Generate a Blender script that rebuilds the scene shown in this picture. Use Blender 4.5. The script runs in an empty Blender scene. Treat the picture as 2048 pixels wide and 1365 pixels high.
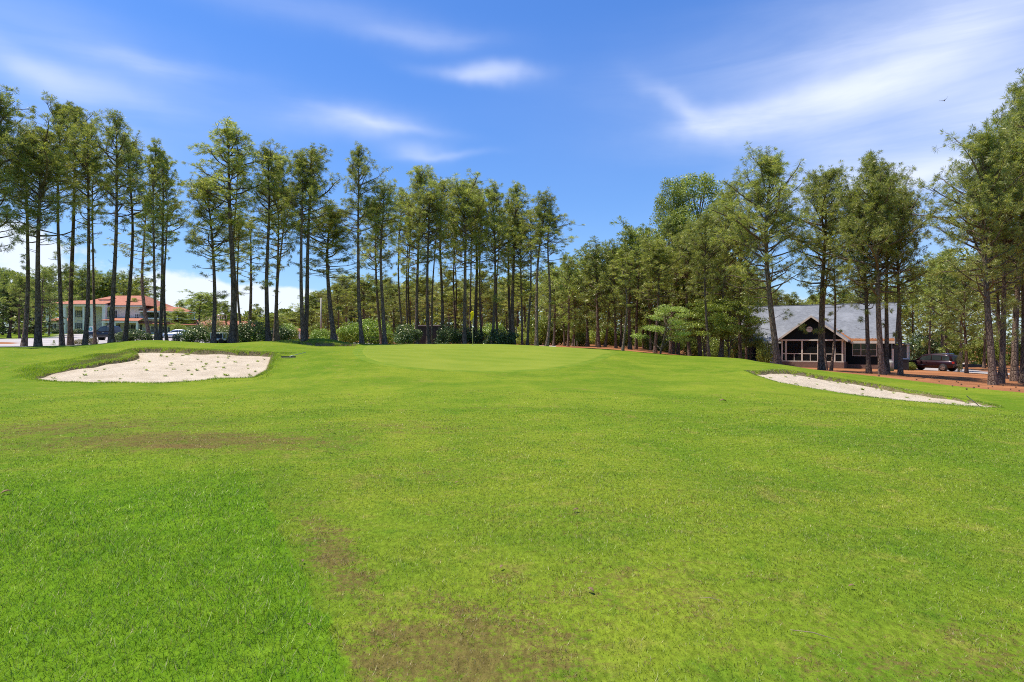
import bpy, math, random
import numpy as np
from mathutils import Vector, Matrix, Euler
S = bpy.context.scene
C = S.collection
rad = math.radians
F = 1251.0            # focal length in photo pixels (photo is 2048 px wide)
EYE = 1.6
# ------------------------------------------------------------------ camera
cam = bpy.data.cameras.new('camera'); cam.sensor_width = 36.0; cam.lens = 36.0*F/2048.0
cam.clip_start = 0.1; cam.clip_end = 3000
co = bpy.data.objects.new('camera', cam); C.objects.link(co)
co.location = (0, 0, EYE); co.rotation_euler = (rad(90), 0, 0); S.camera = co
# ------------------------------------------------------------------ light
SUN_DIR = Vector((-0.50, 0.01, 1.25)).normalized()      # towards the sun
SUN_EL = math.asin(SUN_DIR.z); SUN_AZ = math.atan2(SUN_DIR.x, SUN_DIR.y)
sl = bpy.data.lights.new('sun', 'SUN'); sl.energy = 4.6; sl.angle = rad(0.5); sl.color = (1.0, 0.955, 0.88)
so = bpy.data.objects.new('sun', sl); C.objects.link(so)
so.rotation_euler = SUN_DIR.to_track_quat('Z', 'Y').to_euler(); so.location = (0, 0, 60)
S.view_settings.view_transform = 'Standard'; S.view_settings.look = 'None'
S.view_settings.exposure = 0.45; S.view_settings.gamma = 1.0
S.cycles.max_bounces = 6; S.cycles.diffuse_bounces = 3; S.cycles.transmission_bounces = 4
S.cycles.transparent_max_bounces = 8; S.cycles.glossy_bounces = 2; S.cycles.use_denoising = False
S.cycles.sample_clamp_indirect = 4.0; S.cycles.pixel_filter_type = 'BLACKMAN_HARRIS'; S.cycles.filter_width = 1.05

# ------------------------------------------------------------------ node helpers
class NG:
    """small expression builder for shader nodes"""
    def __init__(s, tree): s.t = tree; s.n = tree.nodes; s.l = tree.links
    def node(s, typ, **kw):
        n = s.n.new(typ)
        for k, v in kw.items(): setattr(n, k, v)
        return n
    def put(s, sock, v):
        if isinstance(v, bpy.types.NodeSocket): s.l.new(v, sock)
        elif v is not None: sock.default_value = v
    def m(s, op, a, b=None, c=None, clamp=False):
        n = s.node('ShaderNodeMath', operation=op); n.use_clamp = clamp
        s.put(n.inputs[0], a)
        if b is not None: s.put(n.inputs[1], b)
        if c is not None: s.put(n.inputs[2], c)
        return n.outputs[0]
    def vm(s, op, a, b=None, out=0):
        n = s.node('ShaderNodeVectorMath', operation=op); s.put(n.inputs[0], a)
        if b is not None: s.put(n.inputs[1], b)
        return n.outputs[out]
    def mix(s, f, a, b):
        n = s.node('ShaderNodeMix', data_type='RGBA'); s.put(n.inputs[0], f)
        s.put(n.inputs[6], a if isinstance(a, bpy.types.NodeSocket) else (*a, 1))
        s.put(n.inputs[7], b if isinstance(b, bpy.types.NodeSocket) else (*b, 1))
        return n.outputs[2]
    def noise(s, vec, scale, detail=3, rough=.55, dist=0.0):
        n = s.node('ShaderNodeTexNoise'); s.put(n.inputs['Vector'], vec)
        n.inputs['Scale'].default_value = scale; n.inputs['Detail'].default_value = detail
        n.inputs['Roughness'].default_value = rough; n.inputs['Distortion'].default_value = dist
        return n.outputs['Fac']
    def ss(s, v, a, b, lo=0.0, hi=1.0):
        n = s.node('ShaderNodeMapRange', interpolation_type='SMOOTHSTEP'); s.put(n.inputs[0], v)
        for i, x in ((1, a), (2, b), (3, lo), (4, hi)): n.inputs[i].default_value = x
        return n.outputs[0]
    def mapping(s, vec, scale=(1, 1, 1), rot=(0, 0, 0), loc=(0, 0, 0)):
        n = s.node('ShaderNodeMapping'); s.put(n.inputs[0], vec)
        n.inputs[1].default_value = loc; n.inputs[2].default_value = rot; n.inputs[3].default_value = scale
        return n.outputs[0]
    def xyz(s, vec):
        n = s.node('ShaderNodeSeparateXYZ'); s.put(n.inputs[0], vec); return n.outputs
    def gauss(s, x, y, cx, cy, rx, ry, rot=0.0, power=1.0):
        """exp(-q) of an ellipse"""
        c, sn = math.cos(rot), math.sin(rot)
        dx = s.m('SUBTRACT', x, cx); dy = s.m('SUBTRACT', y, cy)
        a = s.m('ADD', s.m('MULTIPLY', dx, c/rx), s.m('MULTIPLY', dy, sn/rx))
        b = s.m('ADD', s.m('MULTIPLY', dx, -sn/ry), s.m('MULTIPLY', dy, c/ry))
        q = s.m('ADD', s.m('MULTIPLY', a, a), s.m('MULTIPLY', b, b))
        return s.m('EXPONENT', s.m('MULTIPLY', q, -power))

# ------------------------------------------------------------------ sky with cirrus
W = bpy.data.worlds.new("World"); S.world = W; W.use_nodes = True
g = NG(W.node_tree); g.n.clear()
sky = g.node('ShaderNodeTexSky', sky_type='NISHITA'); sky.sun_disc = False
sky.sun_elevation = SUN_EL; sky.sun_rotation = SUN_AZ % (2*math.pi)
sky.air_density = 1.0; sky.dust_density = 0.4; sky.ozone_density = 3.0; sky.altitude = 100
d = g.node('ShaderNodeTexCoord').outputs['Generated']
dx, dy, dz = g.xyz(d)
az = g.m('ARCTAN2', dx, dy); el = g.m('ARCSINE', dz)
comb = g.node('ShaderNodeCombineXYZ'); g.put(comb.inputs[0], az); g.put(comb.inputs[1], el)
ae = comb.outputs[0]
warp = g.m('SUBTRACT', g.noise(ae, 5.0, 4, .55), 0.5)
warp2 = g.m('SUBTRACT', g.noise(g.mapping(ae, loc=(7, 3, 0)), 5.0, 4, .55), 0.5)
azw = g.m('ADD', az, g.m('MULTIPLY', warp, 0.14)); elw = g.m('ADD', el, g.m('MULTIPLY', warp2, 0.05))
streak = g.noise(g.mapping(ae, scale=(2.4, 15.0, 1), rot=(0, 0, rad(-8))), 1.0, 6, .58, .5)
streak = g.ss(streak, .20, .72, .50, 1.12)
def sky_pt(px, py):
    a = math.atan((px-1024)/F); return a, math.atan((682.5-py)/F*math.cos(a))
cl = None
for px, py, rx, ry, rot, k in [
    (985, 140, 78, 17, -2, .56), (930, 150, 90, 12, -6, .25), (700, 243, 100, 26, 0, .50), (760, 250, 120, 10, -8, .25), (820, 308, 60, 18, 0, .36),
    (880, 318, 90, 7, 4, .25), (845, 72, 110, 14, 3, .20), (1345, 205, 70, 20, -32, .36), (1440, 235, 105, 24, 4, .66),
    (1610, 215, 190, 34, 10, .46), (1880, 130, 260, 85, 22, .62), (1960, 250, 280, 55, 16, .58), (1860, 345, 150, 24, 6, .40),
    (70, 150, 120, 22, -26, .24), (190, 185, 120, 22, -6, .26), (90, 55, 260, 55, -10, .17), (330, 135, 120, 14, 0, .26), (400, 210, 260, 60, 0, .10),
    (1700, 50, 420, 80, 8, .28), (1650, 150, 300, 60, 12, .20), (620, 20, 300, 30, -4, .16), (2300, 300, 300, 120, 10, .5), (-300, 250, 300, 90, 5, .4)]:
    a, e = sky_pt(px, py)
    b = g.m('MULTIPLY', g.gauss(azw, elw, a, e, rx/F, ry/F, rad(rot)), k)
    cl = b if cl is None else g.m('ADD', cl, b)
cl = g.m('MULTIPLY', cl, streak)
cu = None
for px, py, rx, ry, k in [(365, 585, 75, 38, .95), (480, 608, 55, 34, .75), (555, 602, 50, 26, .75), (15, 478, 45, 24, .75), (100, 520, 80, 40, .5),
                          (640, 620, 120, 30, .7), (-260, 560, 200, 50, .9), (880, 600, 200, 30, .5), (1580, 600, 120, 30, .45), (2300, 600, 300, 50, .7)]:
    a, e = sky_pt(px, py)
    b = g.m('MULTIPLY', g.gauss(az, el, a, e, rx/F, ry/F), k)
    cu = b if cu is None else g.m('ADD', cu, b)
puff = g.noise(g.mapping(ae, scale=(1, 1.5, 1)), 16.0, 6, .58)
cu = g.ss(g.m('ADD', cu, g.m('MULTIPLY', g.m('SUBTRACT', puff, .5), 1.3)), .28, .62)
lift = g.ss(el, -.02, .5, 0, 1)
tint = g.mix(lift, (.78, .96, 1.22), (.60, .98, 1.52))
base = g.vm('MULTIPLY', sky.outputs[0], tint)
c1 = g.mix(g.m('MULTIPLY', cl, .92, clamp=True), base, (6.6, 7.2, 8.9))
c2 = g.mix(g.m('MULTIPLY', cu, .80), c1, (7.6, 8.0, 8.8))
bg = g.node('ShaderNodeBackground'); g.put(bg.inputs[0], c2); bg.inputs[1].default_value = 0.099
wo = g.node('ShaderNodeOutputWorld'); g.l.new(bg.outputs[0], wo.inputs[0])

# ------------------------------------------------------------------ materials
def mat(name, build):
    m = bpy.data.materials.new(name); m.use_nodes = True; m.node_tree.nodes.clear()
    g = NG(m.node_tree); sh = build(g)
    o = g.node('ShaderNodeOutputMaterial'); g.l.new(sh, o.inputs[0]); return m
def principled(g, col, rough=.8, metal=0.0, bump=None, bstr=.3, bdist=.02, spec=.5, trans=0.0):
    p = g.node('ShaderNodeBsdfPrincipled')
    g.put(p.inputs['Base Color'], col if isinstance(col, bpy.types.NodeSocket) else (*col, 1))
    g.put(p.inputs['Roughness'], rough); p.inputs['Metallic'].default_value = metal
    p.inputs['Specular IOR Level'].default_value = spec
    if bump is not None:
        b = g.node('ShaderNodeBump'); b.inputs['Strength'].default_value = bstr; b.inputs['Distance'].default_value = bdist
        g.put(b.inputs['Height'], bump); g.l.new(b.outputs[0], p.inputs['Normal'])
    return p.outputs[0]
def opos(g): return g.node('ShaderNodeTexCoord').outputs['Object']
def wpos(g): return g.node('ShaderNodeNewGeometry').outputs['Position']
def simple(name, col, rough=.6, metal=0.0, var=.15, scale=3.0, spec=.5):
    def b(g):
        v = g.noise(opos(g), scale, 4)
        lo = tuple(c*(1-var) for c in col); hi = tuple(min(1, c*(1+var)) for c in col)
        return principled(g, g.mix(g.ss(v, .3, .7), lo, hi), rough, metal, spec=spec)
    return mat(name, b)

def turf_colour(g, P, pick=None):
    """colour of the mown turf from its place on the lawn"""
    x, y, z = g.xyz(P)
    flat = g.node('ShaderNodeCombineXYZ'); g.put(flat.inputs[0], x); g.put(flat.inputs[1], y); fp = flat.outputs[0]
    big = g.noise(fp, .16, 4, .6, .4); mid = g.noise(g.mapping(fp, loc=(31, 5, 0)), .55, 5, .62, .5)
    sm = g.noise(g.mapping(fp, loc=(3, 55, 0)), 3.2, 5, .65)
    f1 = g.m('ADD', g.m('MULTIPLY', big, .55), g.m('MULTIPLY', mid, .45))
    col = g.mix(g.ss(f1, .36, .64), TURF_A, TURF_B)
    sm2 = g.noise(g.mapping(fp, loc=(13, 25, 0), scale=(1, .7, 1)), 1.3, 6, .7, .6)
    col = g.mix(g.ss(sm, .54, .72, 0, .6), col, TURF_C)
    col = g.mix(g.ss(sm, .48, .28, 0, .55), col, TURF_D)
    col = g.mix(g.ss(sm2, .56, .70, 0, .45), col, (.24, .19, .05))
    col = g.mix(g.ss(sm2, .44, .32, 0, .5), col, (.085, .175, .010))
    # thin, dry and brown places
    dry = None
    for cx, cy, rx, ry, rot, k in [(-5.2, 9.9, 3.4, 1.3, 0, .76), (-5.0, 9.3, 1.2, .45, 0, .7), (-8.5, 11.6, 4.0, 1.9, 0, .60), (-2.0, 11.5, 3.0, 1.4, 0, .42),
                                   (-.30, 3.25, .80, .75, 0, .80), (-1.30, 4.6, 1.8, .28, -1.10, .62), (.6, 4.0, 1.5, .8, 0, .44), (.9, 5.8, 2.4, 1.1, .2, .30),
                                   (-.9, 7.6, 1.6, .8, 0, .34), (2.3, 3.2, 2.0, .55, 0, .42), (-.4, 14.8, 1.9, .35, 0, .4), (-8.2, 16.2, 1.2, .4, 0, .40), (.3, 25.2, 3.4, .45, 0, .34)]:
        b = g.m('MULTIPLY', g.gauss(x, y, cx, cy, rx, ry, rot), k); dry = b if dry is None else g.m('MAXIMUM', dry, b)
    # strip of lusher new turf in the near left corner
    side = g.m('ADD', g.m('MULTIPLY', g.m('ADD', x, .74), .89), g.m('MULTIPLY', g.m('SUBTRACT', y, 2.9), .456))
    wob = g.m('MULTIPLY', g.m('SUBTRACT', g.noise(fp, 2.3, 4), .5), .30)
    wob2 = g.m('MULTIPLY', g.m('SUBTRACT', g.noise(fp, .9, 4), .5), 2.2)
    lush = g.m('MULTIPLY', g.ss(g.m('ADD', side, wob), .02, -.02), g.ss(g.m('ADD', y, wob2), 9.2, 6.2))
    dn = g.m('ADD', g.m('MULTIPLY', g.noise(g.mapping(fp, loc=(9, 9, 0)), 3.2, 4, .7), .42), g.m('MULTIPLY', g.noise(g.mapping(fp, loc=(19, 9, 0)), 24, 4, .8), .58))
    dryf = g.ss(g.m('ADD', dry, g.m('MULTIPLY', g.m('SUBTRACT', dn, .5), 3.4)), .30, .80)
    dryf = g.m('MULTIPLY', dryf, g.m('SUBTRACT', 1.0, lush))
    dm = g.m('MULTIPLY', dryf, .80) if pick is None else g.m('LESS_THAN', g.m('FRACT', g.m('MULTIPLY', pick, 91.7)), g.m('MULTIPLY', dryf, .82))
    col = g.mix(dm, col, TURF_DRY if pick is None else (.19, .118, .048))
    soil = g.m('MULTIPLY', g.gauss(x, y, -4.9, 9.25, .8, .28), 1.0)
    soil = g.ss(g.m('ADD', soil, g.m('MULTIPLY', g.m('SUBTRACT', dn, .5), .9)), .45, .8)
    col = g.mix(g.m('MULTIPLY', soil, .5), col, (.17, .10, .04))
    lcol = g.mix(g.ss(sm, .35, .7), LUSH_A, LUSH_B)
    col = g.mix(g.m('MULTIPLY', lush, .88), col, lcol)
    return col, lush, dryf, fp
TURF_A = (.110, .182, .011); TURF_B = (.196, .243, .019); TURF_C = (.27, .255, .045); TURF_D = (.062, .140, .009)
TURF_DRY = (.145, .092, .034); LUSH_A = (.092, .190, .007); LUSH_B = (.140, .245, .011)

def lawn_build(g):
    P = wpos(g); col, lush, dryf, fp = turf_colour(g, P)
    x, y, z = g.xyz(P)
    fine = g.noise(g.mapping(fp, scale=(1, .45, 1)), 26, 4, .75)
    vfine = g.noise(fp, 120, 3, .8)
    k = g.m('ADD', g.ss(fine, .25, .75, .62, 1.34), g.m('MULTIPLY', g.m('SUBTRACT', vfine, .5), 1.1))
    col = g.vm('MULTIPLY', col, g.vmk(k))
    p = g.node('ShaderNodeBsdfPrincipled'); g.put(p.inputs['Base Color'], col); p.inputs['Roughness'].default_value = .95
    p.inputs['Specular IOR Level'].default_value = .04
    b = g.node('ShaderNodeBump'); b.inputs['Strength'].default_value = .55; b.inputs['Distance'].default_value = .03
    g.put(b.inputs['Height'], g.m('ADD', fine, g.m('MULTIPLY', vfine, .5))); g.l.new(b.outputs[0], p.inputs['Normal'])
    return p.outputs[0]
def vmk(s, k):
    n = s.node('ShaderNodeCombineXYZ')
    for i in range(3): s.put(n.inputs[i], k)
    return n.outputs[0]
NG.vmk = vmk
M = {}
M['lawn'] = mat('mown_turf', lawn_build)
def blade_build(boost):
    def b(g):
        r = g.node('ShaderNodeNewGeometry').outputs['Random Per Island']
        P = wpos(g); col, lush, dryf, fp = turf_colour(g, P, r)
        k = g.m('ADD', .42*boost, g.m('MULTIPLY', g.m('POWER', r, 1.5), 1.30*boost))
        col = g.vm('MULTIPLY', col, g.vmk(k))
        straw = g.m('GREATER_THAN', g.m('FRACT', g.m('MULTIPLY', r, 37.3)), g.m('SUBTRACT', .93, g.m('MULTIPLY', dryf, .42)))
        col = g.mix(g.m('MULTIPLY', straw, .75), col, (.42, .33, .15))
        a = g.node('ShaderNodeBsdfDiffuse'); g.put(a.inputs[0], col)
        t = g.node('ShaderNodeBsdfTranslucent'); g.put(t.inputs[0], g.vm('MULTIPLY', col, (1.25, 1.2, .7)))
        gl = g.node('ShaderNodeBsdfGlossy'); gl.inputs['Roughness'].default_value = .50; gl.inputs[0].default_value = (.9, .85, .6, 1)
        m1 = g.node('ShaderNodeMixShader'); m1.inputs[0].default_value = .38; g.l.new(a.outputs[0], m1.inputs[1]); g.l.new(t.outputs[0], m1.inputs[2])
        m2 = g.node('ShaderNodeMixShader'); m2.inputs[0].default_value = .05; g.l.new(m1.outputs[0], m2.inputs[1]); g.l.new(gl.outputs[0], m2.inputs[2])
        return m2.outputs[0]
    return b
M['blade'] = mat('turf_blades', blade_build(1.25))
def leafy(name, cols, trans=.35, obj_var=.25, tmul=(1.2, 1.2, .6), gloss=.05, clump=.8):
    """cols: list of (position, colour) over a per-leaf random value"""
    def b(g):
        r = g.node('ShaderNodeNewGeometry').outputs['Random Per Island']
        rp = g.node('ShaderNodeValToRGB'); e = rp.color_ramp.elements
        while len(e) < len(cols): e.new(.5)
        for i, (p, c) in enumerate(cols): e[i].position = p; e[i].color = (*c, 1)
        g.put(rp.inputs[0], r)
        oi = g.node('ShaderNodeObjectInfo').outputs['Random']
        cn = g.noise(opos(g), clump, 2)
        k = g.m('MULTIPLY', g.ss(oi, 0, 1, 1-obj_var, 1+obj_var), g.ss(cn, .3, .7, .80, 1.22))
        col = g.vm('MULTIPLY', rp.outputs[0], g.vmk(k))
        a = g.node('ShaderNodeBsdfDiffuse'); g.put(a.inputs[0], col)
        t = g.node('ShaderNodeBsdfTranslucent'); g.put(t.inputs[0], g.vm('MULTIPLY', col, tmul))
        gl = g.node('ShaderNodeBsdfGlossy'); gl.inputs['Roughness'].default_value = .38; gl.inputs[0].default_value = (1, .95, .75, 1)
        m1 = g.node('ShaderNodeMixShader'); m1.inputs[0].default_value = trans; g.l.new(a.outputs[0], m1.inputs[1]); g.l.new(t.outputs[0], m1.inputs[2])
        m2 = g.node('ShaderNodeMixShader'); m2.inputs[0].default_value = gloss; g.l.new(m1.outputs[0], m2.inputs[1]); g.l.new(gl.outputs[0], m2.inputs[2])
        return m2.outputs[0]
    return mat(name, b)
M['needle'] = leafy('pine_needles', [(0, (.10, .14, .034)), (.4, (.27, .315, .075)), (.8, (.46, .465, .12)), (1, (.60, .54, .20))], .42, .16, gloss=.05)
M['needle_far'] = leafy('pine_needles_far', [(0, (.10, .145, .035)), (.5, (.26, .315, .075)), (1, (.47, .48, .14))], .44, .22)
M['leaf_big'] = leafy('oak_leaves', [(0, (.14, .19, .045)), (.5, (.26, .31, .075)), (1, (.42, .45, .14))], .42, .1, gloss=.02)
M['leaf_light'] = leafy('dogwood_leaves', [(0, (.20, .28, .05)), (.5, (.33, .42, .09)), (1, (.50, .56, .20))], .40, .1, gloss=.03)
M['leaf_dark'] = leafy('evergreen_shrub_leaves', [(0, (.035, .07, .018)), (.6, (.075, .125, .03)), (.9, (.12, .18, .05)), (1, (.22, .28, .10))], .28, .12, gloss=.08)
M['leaf_lime'] = leafy('lime_shrub_leaves', [(0, (.13, .23, .025)), (.5, (.24, .36, .04)), (1, (.38, .46, .11))], .40, .1)
M['leaf_brown'] = leafy('bronze_shrub_leaves', [(0, (.10, .10, .03)), (.6, (.19, .16, .06)), (1, (.30, .24, .12))], .3, .1)
M['blossom'] = leafy('myrtle_leaves_and_blossom', [(0, (.15, .22, .05)), (.6, (.26, .34, .08)), (.8, (.60, .36, .30)), (1, (.8, .5, .42))], .35, .1)
M['cedar'] = leafy('cedar_foliage', [(0, (.03, .055, .02)), (.6, (.06, .10, .03)), (1, (.12, .16, .05))], .25, .1)
M['under'] = leafy('undergrowth_leaves', [(0, (.14, .19, .03)), (.5, (.24, .30, .05)), (1, (.40, .43, .11))], .4, .2, gloss=.03)
M['weed'] = leafy('weed_blades', [(0, (.20, .30, .04)), (.6, (.32, .42, .07)), (1, (.50, .48, .2))], .4, .2)
M['fringe'] = leafy('rough_grass_blades', [(0, (.17, .28, .012)), (.6, (.27, .38, .025)), (.92, (.36, .42, .06)), (1, (.50, .42, .2))], .5, 0, clump=.5)
M['dryfringe'] = leafy('dead_grass_blades', [(0, (.20, .13, .06)), (.5, (.36, .27, .14)), (.8, (.45, .36, .2)), (1, (.25, .32, .06))], .3, 0)
def bark_build(g):
    P = opos(g); st = g.mapping(P, scale=(9, 9, 2.2))
    n = g.noise(st, 1.0, 6, .7, .8); n2 = g.noise(P, .6, 3)
    vor = g.node('ShaderNodeTexVoronoi', feature='DISTANCE_TO_EDGE'); g.put(vor.inputs['Vector'], g.mapping(P, scale=(8, 8, 3.2))); vor.inputs['Scale'].default_value = 1
    oi = g.node('ShaderNodeObjectInfo').outputs['Random']
    col = g.mix(g.ss(n, .3, .7), (.095, .062, .044), (.29, .205, .15))
    col = g.mix(g.ss(n2, .4, .7, 0, .5), col, (.17, .10, .065))
    col = g.mix(g.ss(vor.outputs['Distance'], .10, .0, 0, .65), col, (.035, .025, .02))
    col = g.vm('MULTIPLY', col, g.vmk(g.ss(oi, 0, 1, .78, 1.22)))
    return principled(g, col, .95, bump=g.m('ADD', n, g.ss(vor.outputs['Distance'], 0, .15)), bstr=.8, bdist=.04, spec=.15)
M['bark'] = mat('pine_bark', bark_build)
def sand_build(g):
    P = wpos(g); n = g.noise(P, 1.3, 5, .6); f = g.noise(P, 14, 5, .7); vf = g.noise(P, 90, 3, .7)
    rake = g.noise(g.mapping(P, scale=(1.2, 9, 1), rot=(0, 0, .3)), 1.5, 3)
    col = g.mix(g.ss(n, .3, .7), (.57, .46, .32), (.70, .575, .415))
    col = g.mix(g.ss(f, .5, .72, 0, .35), col, (.40, .31, .21))
    col = g.mix(g.ss(vf, .56, .72, 0, .35), col, (.33, .26, .17))
    h = g.m('ADD', g.m('MULTIPLY', f, 1.0), g.m('ADD', g.m('MULTIPLY', vf, .3), g.m('MULTIPLY', rake, .9)))
    return principled(g, col, 1.0, bump=h, bstr=.9, bdist=.09, spec=.1)
M['sand'] = mat('bunker_sand', sand_build)
def soil_build(g):
    P = wpos(g); n = g.noise(P, 3.5, 5, .7); f = g.noise(P, 22, 4, .7)
    col = g.mix(g.ss(n, .3, .7), (.13, .085, .05), (.30, .22, .14)); col = g.mix(g.ss(f, .45, .62, 0, .8), col, (.15, .20, .03))
    return principled(g, col, 1.0, bump=f, bstr=1, bdist=.06, spec=.1)
M['soil'] = mat('bank_soil', soil_build)
def straw_build(g):
    P = wpos(g); n = g.noise(P, .35, 5, .6); f = g.noise(g.mapping(P, scale=(1, .6, 1)), 9, 5, .75); f2 = g.noise(P, 2.2, 4, .6)
    col = g.mix(g.ss(n, .32, .68), (.25, .098, .040), (.40, .165, .065))
    col = g.mix(g.ss(f, .52, .74, 0, .6), col, (.15, .062, .028))
    col = g.mix(g.ss(f, .46, .30, 0, .45), col, (.56, .30, .15))
    col = g.mix(g.ss(f2, .62, .72, 0, .45), col, (.20, .17, .04))
    return principled(g, col, 1.0, bump=f, bstr=.9, bdist=.05, spec=.12)
M['straw'] = mat('pine_straw_litter', straw_build)
def pave_build(g):
    P = wpos(g); n = g.noise(P, .25, 5, .6); f = g.noise(P, 6, 4, .7)
    col = g.mix(g.ss(n, .3, .7), (.36, .31, .28), (.47, .42, .38)); col = g.mix(g.ss(f, .5, .8, 0, .3), col, (.28, .25, .22))
    return principled(g, col, .95, bump=f, bstr=.2, spec=.2)
M['pave'] = mat('worn_pale_paving', pave_build)
def green_build(g):
    P = wpos(g); x, y, z = g.xyz(P)
    n = g.noise(P, .45, 4, .6); f = g.noise(g.mapping(P, scale=(.6, 3, 1)), 3, 4, .6); vf = g.noise(P, 60, 3, .7)
    st = g.ss(g.m('SINE', g.m('MULTIPLY', g.m('ADD', y, g.m('MULTIPLY', x, .12)), 3.4)), -.6, .6)
    col = g.mix(g.ss(n, .3, .7), (.155, .213, .014), (.208, .246, .022))
    col = g.mix(g.m('MULTIPLY', st, .28), col, (.23, .265, .030))
    col = g.mix(g.ss(f, .5, .75, 0, .35), col, (.14, .205, .012))
    col = g.vm('MULTIPLY', col, g.vmk(g.ss(vf, .3, .7, .93, 1.07)))
    return principled(g, col, .95, bump=vf, bstr=.15, bdist=.005, spec=.12)
M['green'] = mat('putting_green_turf', green_build)
def collar_build(g):
    P = wpos(g); n = g.noise(P, 1.2, 4, .6); vf = g.noise(P, 30, 3, .7)
    col = g.mix(g.ss(n, .3, .7), (.115, .19, .011), (.18, .235, .018)); col = g.vm('MULTIPLY', col, g.vmk(g.ss(vf, .3, .7, .8, 1.15)))
    return principled(g, col, .95, bump=vf, bstr=.4, bdist=.02, spec=.1)
M['collar'] = mat('collar_turf', collar_build)

# ------------------------------------------------------------------ mesh helpers
def npmesh(name, verts, faces, smooth=False):
    """faces: (n,3) or (n,4) int array, or list of such arrays"""
    me = bpy.data.meshes.new(name); verts = np.asarray(verts, np.float32)
    fl = faces if isinstance(faces, list) else [faces]; fl = [np.asarray(f, np.int32) for f in fl if len(f)]
    nl = sum(f.size for f in fl); npl = sum(len(f) for f in fl)
    me.vertices.add(len(verts)); me.vertices.foreach_set('co', verts.ravel())
    me.loops.add(nl); me.loops.foreach_set('vertex_index', np.concatenate([f.ravel() for f in fl]))
    st = []; off = 0
    for f in fl: st.append(off+np.arange(len(f))*f.shape[1]); off += f.size
    me.polygons.add(npl); me.polygons.foreach_set('loop_start', np.concatenate(st).astype(np.int32))
    me.polygons.foreach_set('use_smooth', np.full(npl, smooth))
    me.update(calc_edges=True); me.validate(); return me
def link(name, data, parent=None, mats=None):
    o = bpy.data.objects.new(name, data); C.objects.link(o)
    if parent is not None: o.parent = parent
    if mats is not None and data is not None and not data.materials: data.materials.append(mats)
    return o
def tag(o, label=None, cat=None, group=None, kind=None):
    for k, v in (('label', label), ('category', cat), ('group', group), ('kind', kind)):
        if v: o[k] = v
    return o
def empty(name, loc=(0, 0, 0), rz=0.0, **kw):
    o = bpy.data.objects.new(name, None); C.objects.link(o); o.location = loc; o.rotation_euler = (0, 0, rz)
    o.empty_display_size = .3; return tag(o, **kw)
def copy_thing(root):
    r = root.copy(); C.objects.link(r)
    for ch in list(root.children):
        c = ch.copy(); C.objects.link(c); c.parent = r
        for gch in list(ch.children):
            d = gch.copy(); C.objects.link(d); d.parent = c
    return r
class MB:
    def __init__(s): s.v = []; s.f = []
    def box(s, x0, x1, y0, y1, z0, z1, rz=0.0, o=(0, 0, 0)):
        n = len(s.v); c, sn = math.cos(rz), math.sin(rz)
        for z in (z0, z1):
            for x, y in ((x0, y0), (x1, y0), (x1, y1), (x0, y1)):
                s.v.append((o[0]+x*c-y*sn, o[1]+x*sn+y*c, o[2]+z))
        s.f += [(n, n+3, n+2, n+1), (n+4, n+5, n+6, n+7), (n, n+1, n+5, n+4), (n+1, n+2, n+6, n+5), (n+2, n+3, n+7, n+6), (n+3, n, n+4, n+7)]
        return s
    def poly(s, pts):
        n = len(s.v); s.v += [tuple(p) for p in pts]; s.f.append(tuple(range(n, n+len(pts)))); return s
    def slab(s, pts, t):
        """closed slab: polygon pts (3d) thickened by vector t"""
        n = len(s.v); k = len(pts); s.v += [tuple(p) for p in pts]; s.v += [(p[0]+t[0], p[1]+t[1], p[2]+t[2]) for p in pts]
        s.f.append(tuple(range(n+k-1, n-1, -1))); s.f.append(tuple(range(n+k, n+2*k)))
        for i in range(k): j = (i+1) % k; s.f.append((n+i, n+j, n+k+j, n+k+i))
        return s
    def tube(s, pts, r, seg=8):
        pts = [Vector(p) for p in pts]; n = len(s.v); k = len(pts)
        rs = r if isinstance(r, (list, tuple)) else [r]*k
        for i, p in enumerate(pts):
            d = (pts[min(i+1, k-1)]-pts[max(i-1, 0)]).normalized()
            a = d.orthogonal().normalized() if abs(d.z) < .99 else Vector((1, 0, 0)); b = d.cross(a).normalized(); a = b.cross(d)
            for j in range(seg):
                t = 2*math.pi*j/seg; q = p+(a*math.cos(t)+b*math.sin(t))*rs[i]; s.v.append(tuple(q))
        for i in range(k-1):
            for j in range(seg):
                j2 = (j+1) % seg; s.f.append((n+i*seg+j, n+i*seg+j2, n+(i+1)*seg+j2, n+(i+1)*seg+j))
        s.f.append(tuple(range(n+seg-1, n-1, -1))); s.f.append(tuple(range(n+(k-1)*seg, n+k*seg))); return s
    def lathe(s, prof, seg=20, o=(0, 0, 0), axis='z'):
        n = len(s.v)
        for r, h in prof:
            for j in range(seg):
                t = 2*math.pi*j/seg; p = (r*math.cos(t), r*math.sin(t), h)
                if axis == 'y': p = (p[0], p[2], p[1])
                s.v.append((o[0]+p[0], o[1]+p[1], o[2]+p[2]))
        for i in range(len(prof)-1):
            for j in range(seg):
                j2 = (j+1) % seg; s.f.append((n+i*seg+j, n+i*seg+j2, n+(i+1)*seg+j2, n+(i+1)*seg+j))
        s.f.append(tuple(range(n+seg-1, n-1, -1))); s.f.append(tuple(range(n+(len(prof)-1)*seg, n+len(prof)*seg))); return s
    def build(s, name, m, parent=None, smooth=False, bevel=0.0, **kw):
        me = bpy.data.meshes.new(name); me.from_pydata(s.v, [], s.f); me.update()
        if smooth: me.polygons.foreach_set('use_smooth', [True]*len(me.polygons))
        o = link(name, me, parent, m)
        if bevel:
            b = o.modifiers.new('bevel', 'BEVEL'); b.width = bevel; b.segments = 2; b.limit_method = 'ANGLE'
        return tag(o, **kw)

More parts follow.
